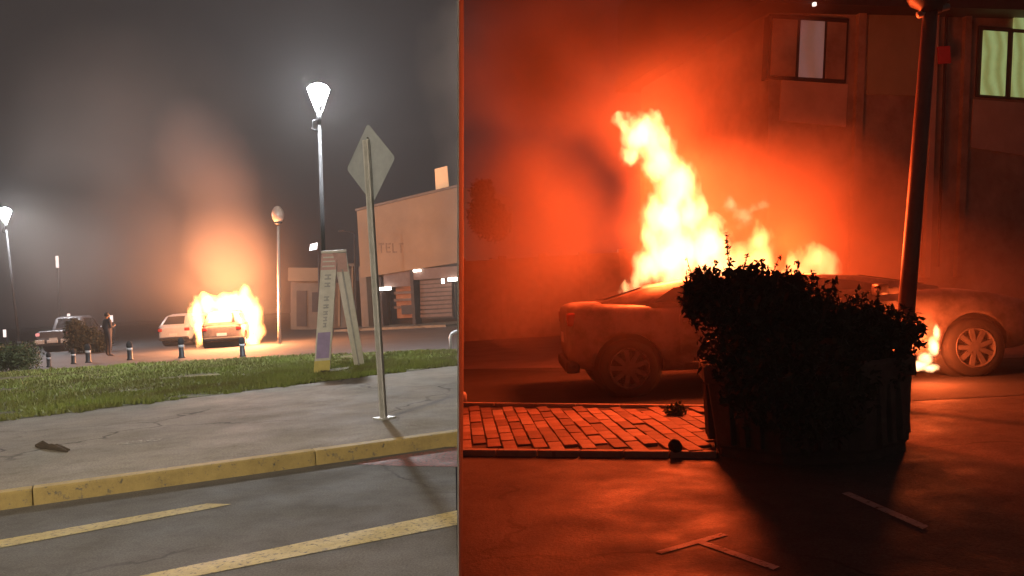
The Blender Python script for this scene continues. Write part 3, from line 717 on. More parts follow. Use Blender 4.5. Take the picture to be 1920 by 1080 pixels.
# pickup with its tail lamps on
def pickup():
    low = [(0.0, 0.50, 1.02, 0.80), (0.05, 0.42, 1.06, 0.86), (0.5, 0.38, 1.07, 0.88), (1.6, 0.36, 1.07, 0.89), (3.3, 0.36, 1.08, 0.89), (4.0, 0.38, 1.08, 0.88), (4.7, 0.40, 1.02, 0.84), (5.0, 0.50, 0.9, 0.66)]
    cab = [(1.65, 1.10, 0.72, 1.0, 0.83), (1.80, 1.68, 0.64, 1.0, 0.84), (2.1, 1.74, 0.64, 1.0, 0.84), (3.1, 1.72, 0.64, 1.0, 0.84), (3.5, 1.55, 0.64, 1.0, 0.83), (3.95, 1.12, 0.68, 1.0, 0.78)]
    t = make_car('pickup_truck', 5.0, 3.1, 1.05, 1.76, low, cab, M['darkpaint'], 0.36, M['glass'], [[(1.95, 1.15), (2.7, 1.15), (2.7, 1.6), (2.0, 1.6)], [(2.78, 1.15), (3.6, 1.15), (3.3, 1.5), (3.1, 1.6), (2.78, 1.6)]], taillit=True)
    MB().box((-0.09, 0, 0.53), (0.10, 0.5, 0.15), bevel=0.02).build('chrome_bumper', M['white_board'], t)
    for s in (-1, 1): MB().box((-0.08, s * 0.62, 0.53), (0.12, 0.42, 0.20), bevel=0.02).build('chrome_bumper', M['white_board'], t)
    MB().box((0.0, 0, 0.86), (0.04, 1.2, 0.30), bevel=0.01).build('tailgate', M['darkpaint'], t)
    return t
pk = pickup(); q = P(101, 660, ZC); pk.location = q; pk.rotation_euler = (0, 0, math.radians(94)); 
tag(pk, 'dark pickup truck with lit tail lamps and pale bumper seen from behind', 'pickup truck')

# far lamps on thin poles
def far_pole(px, ytop, ybase, d, label, hgt_px=22):
    b = Q(px + 6, ybase, d); b.z = ZC; tp = Q(px, ytop, d)
    t = empty('light_pole', b); v = tp - b
    MB().tube([(0, 0, 0), v], [0.10, 0.06], 8).build('pole', M['grey_metal'], t, True)
    hh = hgt_px * d / F
    MB().box(v + V((0, -0.1, -hh / 2)), (0.16, 0.14, hh), bevel=0.03).build('lamp', M['tiny_light'], t)
    return tag(t, label, 'light pole')
far_pole(108, 480, 640, 62, 'far thin pole with a small pink light above the pickup', 22)
far_pole(130, 588, 640, 58, 'short far pole with a faint light just right of the pickup', 18)
far_pole(210, 591, 640, 60, 'far pole whose light shows just above the standing person', 13)
far_pole(10, 618, 650, 60, 'far pole with a low light at the left edge under the bright lamp', 14)

# ---------------------------------------------------------------- shop building on the right of the left street
DB = 50.0
def sb_(x, y, d=DB): return Q(x, y, d)
shop = empty('shop_building', V((sb_(760, 610).x, sb_(760, 610).y, ZC)))
so = shop.location.copy()
c0, c1 = sb_(669, 396), sb_(WX + 6, 350, 47.2)                    # roof line, the right end a little nearer
e0, e1 = sb_(690, 520), sb_(WX + 6, 491, 47.2)                    # underside of the upper storey
hx = (c1 - c0); hx.z = 0; hx.normalize(); hn = V((hx.y, -hx.x, 0))         # out of the facade
wall_w = (V((c1.x, c1.y, 0)) - V((c0.x, c0.y, 0))).length
z_top0, z_top1, z_e0, z_e1 = c0.z, c1.z, e0.z, e1.z
o = V((c0.x, c0.y, 0)) - V((so.x, so.y, 0))
def fp(u, z, out=0.0): return o + hx * (u * wall_w) + hn * out + V((0, 0, z - so.z))
def fu(px, py):                                                   # facade coordinates of a pixel
    r = ray(px, py); pl_o = V((c0.x, c0.y, 0)); t = (pl_o - CAM).dot(hn) / r.dot(hn); p = CAM + r * t
    return (p - pl_o).dot(hx) / wall_w, p.z
zt = (z_top0 + z_top1) / 2
MB().prism([fp(0, z_e0), fp(1, z_e1), fp(1, z_top1), fp(0, z_top0)], -hn * 7).build('upper_wall', M['stucco'], shop)
MB().prism([fp(-0.004, z_top0 + 0.003, 0.12), fp(1, z_top1 + 0.003, 0.12), fp(1, z_top1 + 0.13, 0.12), fp(-0.004, z_top0 + 0.13, 0.12)], -hn * 0.5).build('coping', M['stucco_old'], shop)
# ground floor: piers and recesses
def fac(px0, py0, px1, py1, depth, m, name, out=0.0, parent=shop):
    a, za = fu(px0, py0); b_, zb_ = fu(px1, py1)
    return MB().prism([fp(a, zb_, out), fp(b_, zb_, out), fp(b_, za, out), fp(a, za, out)], -hn * depth).build(name, m, parent)
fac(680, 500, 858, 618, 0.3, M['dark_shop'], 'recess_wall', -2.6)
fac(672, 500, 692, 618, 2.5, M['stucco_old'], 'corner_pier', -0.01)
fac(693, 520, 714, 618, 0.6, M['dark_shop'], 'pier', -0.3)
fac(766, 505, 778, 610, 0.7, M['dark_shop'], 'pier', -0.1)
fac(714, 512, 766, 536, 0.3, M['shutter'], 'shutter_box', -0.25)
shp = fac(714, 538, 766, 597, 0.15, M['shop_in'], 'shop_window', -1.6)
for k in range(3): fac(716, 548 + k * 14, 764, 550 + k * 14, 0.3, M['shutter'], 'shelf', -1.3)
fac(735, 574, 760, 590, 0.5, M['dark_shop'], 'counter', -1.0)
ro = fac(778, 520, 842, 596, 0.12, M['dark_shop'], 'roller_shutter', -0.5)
for k in range(9): fac(780, 527 + k * 8, 840, 529 + k * 8, 0.04, M['shutter'], 'slat', -0.46, ro)
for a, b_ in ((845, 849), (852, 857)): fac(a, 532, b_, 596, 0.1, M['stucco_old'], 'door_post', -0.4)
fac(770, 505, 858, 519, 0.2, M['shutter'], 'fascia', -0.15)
for bx in ((712, 539, 732, 543.5), (775, 506, 788, 509), (840, 521, 858, 526.5), (828, 523, 832, 531)):
    fac(*bx, 0.12, M['tubelight'], 'tube_light', 0.03)
# faded letters on the facade
def letter(px, strokes):
    for (x0, y0, x1, y1) in strokes: fac(px + x0, 456 + y0, px + x1, 456 + y1, 0.03, M['letter'], 'letter_stroke', 0.02)
letter(710, [(0, 0, 10, 3), (3.5, 3, 6.5, 18)]); letter(723, [(0, 0, 3, 18), (3, 0, 9, 2.5), (3, 7, 8, 9.5), (3, 15.5, 9, 18)])
letter(735, [(0, 0, 3, 18), (3, 15.5, 9, 18)]); letter(747, [(0, 0, 9, 3), (3, 3, 6, 18)])
# roof panel glowing orange
a, za = fu(814, 316); b_, zb_ = fu(840, 354); a2, _ = fu(840, 311)
rp_ = V((sb_(828, 352, 48).x, sb_(828, 352, 48).y, z_top1 + 0.14)); rpn = empty('roof_sign', rp_)
s0, s1, s2, s3 = (Q(x, y, 49) - rp_ for x, y in ((815, 317), (838, 311), (841, 349), (817, 355)))
MB().prism([s0, s1, s2, s3], (0.0, 0.35, 0)).build('sign_face', M['lit_panel'], rpn)
MB().tube([(s3 + s2) / 2 + V((0, 0.5, 0.1)), V((0.05, 0.5, -0.1))], 0.05, 8).build('bracket', M['dark_metal'], rpn)
tag(rpn, 'small glowing orange panel on the roof edge of the shop', 'sign')
tag(shop, 'two-storey shop with plain beige upper wall and dark open ground floor', 'building')
pa, pb_ = fp(-0.03, 0.16, 2.6) + so, fp(1.0, 0.16, 2.6) + so
pa.z = pb_.z = 0.18; pc, pd = fp(1.0, 0.18, -2.5) + so, fp(-0.03, 0.18, -2.5) + so; pc.z = pd.z = 0.18
structure('shop_pavement', MB().slab([pa, pb_, pc, pd], 0.3), M['sidewalk'])
# low building to the left of it
lw = empty('low_building', V((Q(610, 610, 56).x, Q(610, 610, 56).y, ZC))); lo = lw.location
def lq(x, y, d=56): return Q(x, y, d) - lo
def lquad(x0, y0, x1, y1, d, m, name, dep=0.5): return MB().prism([lq(x0, y1, d), lq(x1, y1, d), lq(x1, y0, d), lq(x0, y0, d)], (0, dep, 0)).build(name, m, lw)
lquad(545, 526, 664, 618, 56, M['stucco_old'], 'wall', 5)
lquad(540, 502, 598, 527, 55.5, M['stucco'], 'sign_fascia', 0.4)
lquad(601, 502, 663, 530, 55.8, M['dark_shop'], 'canopy', 0.6)
for x in (606, 634, 659): lquad(x, 497, x + 3, 612, 55.2, M['stucco'], 'pillar', 0.25)
lquad(636, 494, 664, 499, 55.1, M['stucco_old'], 'beam', 0.25)
lquad(556, 545, 575, 612, 55.9, M['dark_shop'], 'door', 0.2); lquad(585, 548, 603, 585, 55.9, M['dark_shop'], 'window', 0.2)
tag(lw, 'low weathered building with a pale sign board behind the folding board', 'building')
# flood light on the street and a slim pole lamp
fb = V((Q(598, 600, 52).x, Q(598, 600, 52).y, ZC)); fl = empty('flood_light', fb)
v = Q(592, 462, 52) - fb
MB().tube([(0, 0, 0), v + V((0.15, 0.1, 0.2))], [0.07, 0.05], 8).build('pole', M['dark_metal'], fl, True)
pts = [Q(x, y, 52) - fb for x, y in ((582, 458), (595, 455), (594, 467), (580, 470))]
MB().prism([p + V((0, 0.02, 0)) for p in [pts[0] + V((-.05, 0, .05)), pts[1] + V((.05, 0, .05)), pts[2] + V((.05, 0, -.05)), pts[3] + V((-.05, 0, -.05))]], (0, 0.15, 0)).build('housing', M['dark_metal'], fl)
MB().prism(pts, (0, 0.02, 0)).build('lens', M['flood'], fl)
tag(fl, 'small white rectangular flood light left of the folding board top', 'flood light')
sb2 = V((Q(668, 610, 48).x, Q(668, 610, 48).y, ZC)); sl = empty('pole_lamp', sb2); v = Q(664, 438, 48) - sb2
MB().tube([(0, 0, 0), v], [0.06, 0.04], 8).build('pole', M['grey_metal'], sl, True)
MB().tube([v, v + V((-0.25, 0, 0.12)), v + V((-0.6, 0, 0.2))], 0.025, 8).build('arm', M['grey_metal'], sl, True)
MB().box(v + V((-0.7, 0, 0.19)), (0.32, 0.14, 0.08), bevel=0.02).build('lamp_head', M['grey_metal'], sl)
tag(sl, 'slim unlit pole lamp at the left corner of the shop', 'street lamp')
# pale hoop at the right edge of the lawn
hb_ = P(853, 660, ZC); hp_ = empty('cycle_hoop', hb_)
MB().tube([(-0.10, 0, 0), (-0.10, 0, 0.40), (-0.06, 0, 0.50), (0.03, 0.02, 0.55), (0.14, 0.08, 0.56), (0.2, 0.6, 0.52), (0.2, 0.7, 0.0)], 0.045, 10).build('hoop', M['pale'], hp_, True)
tag(hp_, 'pale steel hoop at the edge of the lawn next to the dividing wall', 'bike rack')
# dark scrap on the sidewalk
sc0 = P(98, 842, ZS); mb = MB()
for (x0, y0, x1, y1) in ((66, 838, 92, 836), (84, 842, 130, 845), (70, 839, 126, 848)):
    a, c = P(x0, y0, ZS) - sc0, P(x1, y1, ZS) - sc0; mb.tube([a + V((0, 0, .012)), (a + c) / 2 + V((0, 0.02, .025)), c + V((0, 0, .01))], [0.015, 0.04, 0.010], 6)
sco = mb.build('fallen_twig', M['debris']); sco.location = sc0
tag(sco, 'dark twisted scrap lying on the sidewalk near the left edge', 'debris')

# fire on the hatchback
def blobs_px(lst, d):                                             # (x, y, rx, ry[, ddepth]) in pixels -> world ellipsoids
    out = []
    for b in lst:
        dd_ = d + (b[4] if len(b) > 4 else 0); c = Q(b[0], b[1], dd_); k = dd_ / F
        out.append((tuple(c), (b[2] * k, max(b[2], b[3]) * k * 0.7 if len(b) < 6 else b[5], b[3] * k)))
    return out
fb_l = blobs_px([(370, 585, 14, 30, 1.6), (390, 574, 26, 20, 1.8), (425, 572, 36, 22, 2.0), (452, 568, 28, 28, 2.0), (470, 590, 26, 36, 2.0), (474, 615, 24, 30, 1.8), (466, 638, 24, 16, 1.4), (376, 622, 10, 30, 1.4), (402, 645, 15, 8, 0.8), (446, 645, 7, 6, 0.8), (457, 548, 16, 18, 2.0), (381, 562, 12, 14, 1.8)], dbc)
fire_l = blob_hull('car_fire', fb_l, vol_het('flame_orange', fb_l, 2.6, 1.0, 0, (1.0, 0.42, 0.12), emit=14, soft=0.42, step=0.7, stretch=(1, 1, 0.6), warp=0.8, wscale=1.3), 0.08, 1.2)
tag(fire_l, 'bright yellow flames around the hatchback on the car park', 'fire')
plight('fire_glow', Q(400, 570, dbc + 0.3), 4000, (1.0, 0.36, 0.14), 1.0, None).parent = fire_l
plight('fire_glow', Q(465, 585, dbc + 0.6) , 5600, (1.0, 0.36, 0.14), 1.0, None).parent = fire_l

# ================================================================== THE SETTING: right square
def PR(x, y, dz=0.0): return P(x, y, ZR + dz)
structure('square', MB().poly([V((-0.05, 1.2, ZR)), V((0.6, -6, ZR)), V((60, -6, ZR)), V((160, 200, ZR)), V((-12.0, 200, ZR)), PR(WX + 0.6, 700), PR(WX + 0.6, 900), PR(WX + 0.6, 1079)]), M['asphalt_r'])
dlane = structure('parking_lane', MB().poly([PR(WX + 1, 763, .004), PR(1345, 771, .004), PR(1960, 738, .004), PR(1960, 706, .004), PR(1700, 706, .004), PR(WX + 1, 692, .004)]), M['lane'])  # band of ground darker than the square
structure('far_road', MB().poly([PR(WX + 1, 692, .008), PR(1700, 680, .008), PR(2050, 664, .008), PR(2050, 612, .008), PR(WX + 1, 600, .008)]), M['concrete_road'])
# paved strip with single pavers
ps = [PR(WX + 2, 769), PR(1335, 772), PR(1342, 857), PR(WX + 2, 852)]
po = ps[3]; strip_ = tag(MB().slab([p + V((0, 0, 0.028)) for p in ps], 0.1).build('paved_strip', M['mortar'], origin=po), kind='structure')
ydir = (ps[0] - ps[3]); ydir.z = 0; ydir.normalize(); xdir = V((ydir.y, -ydir.x, 0))
xlen = (ps[2] - ps[3]).length; ylen = (ps[0] - ps[3]).dot(ydir)
pw, plen = 0.118, 0.40
pm = []
for mm_ in ('paver', 'paver2', 'paver3'):
    me = MB().box((0, 0, 0), (pw - 0.012, plen - 0.014, 0.05), bevel=0.006).mesh('paver'); me.materials.append(M[mm_]); pm.append(me)
rows = int(ylen / plen) + 1
for r in range(-5, rows):
    nx = int(xlen / pw) + 3
    for c in range(nx):
        ly = (r + 0.5) * plen + (0.20 if c % 2 else 0) ; lx = (c + 0.5) * pw
        pt = po + xdir * lx + ydir * ly
        # stay inside the strip
        def inside(p):
            s = 0
            for i in range(4):
                a, b_ = ps[i], ps[(i + 1) % 4]
                s += 1 if (b_.x - a.x) * (p.y - a.y) - (b_.y - a.y) * (p.x - a.x) < 0 else 0
            return s in (0, 4)
        if not (inside(pt + ydir * plen * .36) and inside(pt - ydir * plen * .36) and inside(pt + xdir * pw * .3) and inside(pt - xdir * pw * .3)): continue
        o_ = bpy.data.objects.new('paver', random.choice(pm)); COL.objects.link(o_); o_.parent = strip_
        o_.location = pt - po + V((0, 0, 0.020 + random.uniform(-0.006, 0.008)))
        o_.rotation_euler = (random.uniform(-.015, .015), random.uniform(-.02, .02), math.atan2(xdir.y, xdir.x) + random.uniform(-.02, .02))
for (a, b_) in (((WX + 2, 762), (1345, 769)), ((WX + 2, 853), (1345, 858))):
    A, B = PR(*a), PR(*b_); ke = tag(empty('kerb', A), kind='structure'); n_ = 6; dv = (B - A) / n_
    for i in range(n_):
        Mx = Matrix.Translation(dv * (i + .5) + V((0, 0, -0.012))) @ Matrix.Rotation(math.atan2(dv.y, dv.x), 4, 'Z')
        MB().box(None, (dv.length - 0.01, 0.07, 0.12), M=Mx, bevel=0.01).build('kerb_stone', M['kerb_r'], ke)
for pix in ([(1228, 1034), (1240, 1038), (1365, 1003), (1352, 999)], [(1296, 1014), (1312, 1011), (1462, 1062), (1450, 1068)], [(1578, 925), (1592, 922), (1742, 986), (1730, 992)]):
    structure('parking_marking', MB().poly([PR(x, y, .004) for x, y in pix]), M['white_line'])

# ---------------------------------------------------------------- burning long saloon
DC = (PR(1172, 745) - CAM).dot(fwd); KC = DC / F
def saloon():
    low = [(0.0, 0.50, 1.00, 0.70), (0.04, 0.36, 1.09, 0.82), (0.25, 0.29, 1.11, 0.91), (0.9, 0.25, 1.06, 0.93), (2.2, 0.23, 1.02, 0.93), (3.8, 0.23, 1.04, 0.93), (4.2, 0.24, 1.06, 0.92), (4.8, 0.25, 0.98, 0.89), (5.25, 0.28, 0.86, 0.82), (5.5, 0.40, 0.70, 0.62)]
    cab = [(0.42, 1.10, 0.72, 0.98, 0.84), (1.0, 1.25, 0.66, 1.0, 0.86), (1.5, 1.31, 0.65, 1.0, 0.87), (2.7, 1.30, 0.65, 1.0, 0.87), (3.35, 1.24, 0.66, 1.0, 0.86), (4.25, 1.06, 0.72, 0.98, 0.82)]
    t = make_car('saloon_car', 5.5, 3.88, 0.67, 1.86, low, cab, M['brown_paint'], 0.335, M['glass'],
                 [[(0.98, 1.06), (1.45, 1.06), (1.45, 1.23), (1.25, 1.22)], [(1.52, 1.06), (2.45, 1.06), (2.45, 1.24), (1.52, 1.24)], [(2.53, 1.06), (3.75, 1.06), (3.3, 1.18), (2.9, 1.23), (2.53, 1.24)]], spokes=9, rim_m=mat('shade_dark_rim', (0.13, 0.12, 0.12), 0.5, 0.3, 10))  # rim colour darkened to stand in for shade on the rear wheel
    for s in (-1, 1):
        door(t, 1.25, 2.40, 0.36, 0.92, 1.86, M['brown_paint'], s); door(t, 2.47, 3.7, 0.36, 0.92, 1.86, M['brown_paint'], s)
    return t
sal = saloon()
rr_ = PR(1172, 745); ff_ = PR(1815, 706)
dv = ff_ - rr_; yaw_c = math.atan2(dv.y, dv.x)
nrm = V((math.sin(yaw_c), -math.cos(yaw_c), 0))
org = rr_ - dv.normalized() * 0.62 - nrm * 0.80
sal.location = V((org.x, org.y, ZR)); sal.rotation_euler = (0, 0, yaw_c)
wbs = dv.length / 3.88
sal.scale = (wbs, 1, 1)
tag(sal, 'long brown saloon burning behind the planter, flames rising from its roof', 'car')

# flames on the saloon
DF = DC + 0.75
fb_r = blobs_px([(1188, 540, 24, 14), (1212, 505, 38, 40), (1262, 478, 62, 62), (1320, 462, 48, 60), (1216, 440, 26, 30), (1252, 410, 48, 58), (1268, 350, 40, 58), (1236, 300, 32, 48), (1205, 255, 52, 42), (1180, 292, 24, 24), (1240, 262, 26, 34), (1165, 230, 24, 20), (1225, 225, 22, 20), (1300, 400, 26, 40), (1172, 549, 14, 6), (1345, 505, 40, 34)], DF)
fire_r = blob_hull('car_fire', fb_r, vol_het('flame_white', fb_r, 6.5, 1.0, 0, (1.0, 0.46, 0.17), emit=15, soft=0.45, step=0.5, stretch=(1, 1, 0.55), warp=0.42, wscale=3.4), 0.035, 1.2)
tag(fire_r, 'tall white-yellow flame rising from the rear roof of the saloon', 'fire')
plight('fire_glow', Q(1255, 450, DF + 0.2), 860, (1.0, 0.085, 0.014), 0.40).parent = fire_r
plight('fire_glow', Q(1235, 310, DF + 0.1), 860, (1.0, 0.085, 0.014), 0.35).parent = fire_r
fb_r2 = blobs_px([(1420, 500, 44, 46), (1425, 450, 26, 36), (1392, 490, 44, 44), (1500, 505, 40, 30), (1522, 480, 34, 28), (1552, 500, 26, 32), (1465, 520, 36, 20), (1480, 495, 20, 22)], DF)
fire_r2 = blob_hull('car_fire', fb_r2, vol_het('flame_yellow', fb_r2, 6.0, 0.85, 0, (1.0, 0.40, 0.12), emit=11, soft=0.5, step=0.5, stretch=(1, 1, 0.55), warp=0.42, wscale=3.8), 0.035, 1.2)
tag(fire_r2, 'lower ragged flames over the front of the saloon roof behind the shrub', 'fire')
plight('fire_glow', Q(1490, 480, DF + 0.2), 600, (1.0, 0.085, 0.014), 0.35).parent = fire_r2
fb_r3 = blobs_px([(1372, 388, 18, 22), (1390, 410, 22, 22), (1432, 385, 14, 12), (1412, 392, 14, 10)], DF)
fire_r3 = blob_hull('flame_wisp', fb_r3, vol_het('flame_pink', fb_r3, 7.0, 1.0, 0, (1.0, 0.34, 0.16), emit=8, soft=0.8, step=0.6, warp=0.25, wscale=5), 0.03, 1.2)
tag(fire_r3, 'pale pink wisp of flame floating above the shrub tip', 'fire')
DW = DC - 0.25
fb_r4 = blobs_px([(1757, 625, 7, 18), (1750, 652, 10, 20), (1735, 672, 16, 14), (1720, 684, 22, 11), (1745, 690, 18, 8)], DW)
fire_r4 = blob_hull('ground_flame', fb_r4, vol_het('flame_low', fb_r4, 7.0, 0.7, 0, (1.0, 0.50, 0.22), emit=40, soft=0.5, step=0.6, warp=0.10, wscale=6), 0.02, 1.2)
tag(fire_r4, 'small curved flame on the ground at the front wheel of the saloon', 'fire')
plight('fire_glow', Q(1740, 660, DW - 0.2), 110, (1.0, 0.13, 0.025), 0.12).parent = fire_r4

# ---------------------------------------------------------------- planter with its shrub
pc_ = PR(1512, 868); dp = (pc_ - CAM).dot(fwd)
pc_ = V((Q(1512, 868, dp + 0.55).x, Q(1512, 868, dp + 0.55).y, ZR)); dp += 0.55
pt_ = empty('planter', pc_, math.radians(14))
kp = dp / F; RT = 192 * kp
MB().lathe([(RT * 0.90, 0), (RT * 0.90, 0.06), (RT * 0.93, 0.08), (RT * 0.985, 0.50), (RT * 0.985, 0.52)], n=8).build('bowl', M['planter'], pt_)
MB().lathe([(RT * 0.99, 0.521), (RT * 1.03, 0.535), (RT * 1.03, 0.64), (RT * 1.0, 0.66), (RT * 0.86, 0.66), (RT * 0.84, 0.58)], n=8).build('rim', M['planter'], pt_)
MB().lathe([(RT * 0.83, 0.50), (RT * 0.83, 0.60)], n=8).build('soil', M['debris'], pt_)
for k in range(8):
    for j_ in (-1, 0, 1):
        an = (k + 0.5 + j_ * 0.22) * math.pi / 4; rr = RT * 0.975 * math.cos(math.pi / 8) / math.cos((j_ * 0.22) * math.pi / 4)
        MB().box((rr * math.cos(an), rr * math.sin(an), 0.30), (0.05, 0.05, 0.40), rz=an, bevel=0.012).build('rib', M['planter'], pt_)
tag(pt_, 'eight-sided concrete planter in front of the burning saloon', 'planter')
bu = empty('planted_shrub', pc_ + V((0, 0, 0.6)))
bb = []
for (x, y, rx, ry, dd_) in ((1370, 575, 82, 66, 0), (1440, 590, 95, 72, -.1), (1345, 560, 60, 48, .1), (1500, 620, 90, 60, .1), (1560, 640, 90, 62, 0), (1620, 620, 62, 52, .1), (1660, 640, 62, 46, 0), (1700, 632, 30, 34, .1), (1420, 660, 110, 70, .1), (1560, 690, 130, 50, -.1), (1385, 540, 45, 36, 0), (1320, 530, 34, 30, 0.1), (1455, 545, 60, 36, 0), (1600, 585, 34, 24, 0), (1650, 592, 34, 22, 0), (1300, 560, 26, 40, 0), (1410, 520, 34, 26, 0), (1480, 545, 40, 28, 0), (1530, 575, 44, 30, 0), (1718, 610, 16, 22, 0), (1440, 730, 80, 60, -.62), (1520, 745, 90, 75, -.72), (1575, 715, 60, 50, -.66), (1490, 690, 120, 50, -.5), (1640, 690, 60, 34, -.45), (1390, 690, 50, 40, -.4)):
    c = Q(x, y, dp + dd_) - bu.location; k = dp / F; bb.append((tuple(c), (rx * k, (rx + ry) / 2 * k * 0.85, ry * k)))
cr_ = leaf_mesh('foliage', bb, 21000, 0.034, M['bush'], bu, 11, 0.25)
cr_['kind'] = 'stuff'
for (x0, y0, x1, y1) in ((1310, 560, 1288, 487), (1372, 530, 1362, 440), (1330, 540, 1342, 490), (1440, 540, 1462, 480), (1470, 560, 1478, 500), (1530, 590, 1548, 528), (1610, 590, 1618, 548), (1650, 600, 1645, 540), (1390, 530, 1400, 480), (1300, 590, 1272, 560), (1690, 620, 1672, 575), (1500, 590, 1520, 545)):
    a, c = Q(x0, y0, dp) - bu.location, Q(x1, y1, dp) - bu.location; mid = (a + c) / 2 + V((random.uniform(-.01, .01), 0, 0))
    tw = MB().tube([a, mid, c], [0.006, 0.004, 0.002], 5).build('twig', M['bark'], bu)
    n_ = 7
    lb = [(tuple(lerp(a, c, 0.25 + 0.75 * i / (n_ - 1))), (0.018, 0.018, 0.018)) for i in range(n_)]
    leaf_mesh('leaf_spray', lb, 26 if y1 > 450 else 60, 0.019, M['bush'], tw, int(x1), 0.2)['kind'] = 'stuff'
rngt = random.Random(5)
for i in range(30):
    x0 = rngt.uniform(1285, 1715); top_y = 520 + max(0, (x0 - 1440)) * 0.32 + max(0, 1330 - x0) * 0.5
    hh = rngt.uniform(25, 75); x1 = x0 + rngt.uniform(-22, 22)
    a, c = Q(x0, top_y + 50, dp) - bu.location, Q(x1, top_y + 8 - hh * 0.6, dp) - bu.location
    tw = MB().tube([a, (a + c) / 2 + V((rngt.uniform(-.015, .015), 0, 0)), c], [0.006, 0.004, 0.002], 5).build('twig', M['bark'], bu)
    lb = [(tuple(lerp(a, c, 0.2 + 0.8 * q / 5)), (0.022, 0.022, 0.02)) for q in range(6)]
    leaf_mesh('leaf_spray', lb, rngt.randint(14, 40), rngt.uniform(0.016, 0.026), M['bush'], tw, 100 + i, 0.2)['kind'] = 'stuff'
for k in range(5):
    a = k * 1.26; MB().tube([(0.12 * math.cos(a), 0.12 * math.sin(a), -0.05), (0.25 * math.cos(a), 0.2 * math.sin(a), 0.25), (0.45 * math.cos(a), 0.3 * math.sin(a), 0.5)], [0.022, 0.016, 0.008], 6).build('stem', M['bark'], bu)
tag(bu, 'dense dark shrub with two humps growing in the concrete planter', 'shrub')

# leaning lamp pole behind the planter
dpl = 7.6; bt = V((Q(1686, 800, dpl).x, Q(1686, 800, dpl).y, ZR)); tp = Q(1745, 14, dpl)
lp_ = empty('lamp_pole', bt); v = tp - bt
MB().tube([(0, 0, 0), v * 0.5, v], [0.074, 0.070, 0.062], 14).build('pole', mat('red_brown_pole', (0.20, 0.12, 0.10), 0.45, 0.15, 6), lp_, True)
MB().lathe([(0.10, 0), (0.10, 0.03), (0.09, 0.05)], n=14).build('base', M['grey_metal'], lp_, True)
MB().lathe([(0.09, -0.05), (0.10, 0.0), (0.17, 0.05), (0.19, 0.10), (0.19, 0.45), (0.1, 0.55)], v, 16).build('lamp_head', M['dark_metal'], lp_, True)
MB().tube([v + V((-0.12, 0, -0.06)), v + V((0.16, 0, 0.0))], 0.03, 8).build('bracket', M['galv'], lp_, True)
tag(lp_, 'slanting reddish lamp pole rising behind the planter', 'lamp pole')

# ---------------------------------------------------------------- house behind the square
DH = 17.5; ho = Q(1680, 560, DH); ho = V((ho.x, ho.y, ZR))
house = empty('house', ho); house.rotation_mode = 'XYZ'
YH = math.radians(16); hxv = V((math.cos(YH), math.sin(YH), 0)); hnv = V((math.sin(YH), -math.cos(YH), 0))
# the facade tilts a little, as the photograph shows it
LEAN = 0.075
def hpx(x, y, out=0.0):
    r = ray(x, y); nn = hnv; p0 = ho + nn * out; t = (p0 - CAM).dot(nn) / r.dot(nn); return CAM + r * t - ho
def hq(pix, dep, m, name, out=0.0, parent=house):
    return MB().prism([hpx(x, y, out) for x, y in pix], -hnv * dep).build(name, m, parent)
W_ = hq([(1436, 700), (2300, 700), (2320, 26), (1442, 2)], 6.0, M['house'], 'wall')
hq([(1425, 4), (2320, 30), (2322, -4), (1425, -30)], 7.0, M['winframe'], 'eave', 0.55)
hq([(1425, -31), (2320, -5), (2320, -200), (1425, -220)], 7.0, M['dark_metal'], 'roof', 0.30)
hq([(1620, 6), (1918, 15), (1918, 22), (1620, 14)], 0.10, M['spandrel'], 'gutter', 0.12)
# window groups
def window(x0, y0, x1, y1, panes, sl, name='window'):
    fr = hq([(x0, y0), (x1, y0 + sl), (x1 - 6, y1 + sl), (x0 - 6, y1)], 0.20, M['winframe'], name, 0.04)
    for (a, b_, c, d_, m) in panes:
        s0, s1 = sl * (a - x0) / (x1 - x0), sl * (c - x0) / (x1 - x0)
        hq([(a, b_ + s0), (c, b_ + s1), (c - 5 * (d_ - b_) / 110, d_ + s1), (a - 5 * (d_ - b_) / 110, d_ + s0)], 0.03, m, 'pane', 0.065, fr)
    return fr
dark_pane = M['glass']
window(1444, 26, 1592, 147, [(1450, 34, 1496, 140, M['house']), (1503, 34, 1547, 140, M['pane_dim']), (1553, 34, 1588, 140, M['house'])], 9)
window(1836, 48, 2000, 181, [(1845, 56, 1890, 176, M['pane_lit']), (1902, 56, 1950, 176, M['pane_lit']), (1902, 24, 1950, 48, M['pane_lit'])], 12)
hq([(1466, 150), (1590, 158), (1586, 238), (1462, 226)], 0.08, M['spandrel'], 'panel_below_window', 0.03)
hq([(1826, 186), (2000, 199), (1990, 302), (1820, 276)], 0.08, M['spandrel'], 'panel_below_window', 0.03)
hq([(1630, 16), (1732, 22), (1728, 180), (1626, 176)], 0.05, mat('greenish_panel', (0.38, 0.40, 0.24), 0.85, 0.15, 1.0), 'wall_panel', 0.03)
for (x, yb, wd_) in ((1612, 520, 14), (1752, 520, 10), (1812, 520, 12)):
    hq([(x, 14), (x + wd_, 14), (x + wd_ - 18, yb), (x - 18, yb)], 0.14, M['spandrel'] if wd_ == 10 else M['house'], 'pilaster', 0.10)
hq([(1776, 12), (1779, 12), (1762, 500), (1759, 500)], 0.05, M['dark_metal'], 'downpipe', 0.16)
if 0: hq([(1480, 300), (1580, 308), (1575, 560), (1472, 560)], 0.10, M['winframe'], 'ground_floor_opening', 0.02)
if 0: hq([(1650, 300), (1720, 306), (1712, 560), (1642, 560)], 0.10, M['winframe'], 'ground_floor_opening', 0.02)
MB().box(hpx(1527, 8, 0.62), (0.07, 0.07, 0.07), bevel=0.02).build('wall_lamp', emissive('small_bulb', (1.0, 0.85, 0.75), 2.0), house)
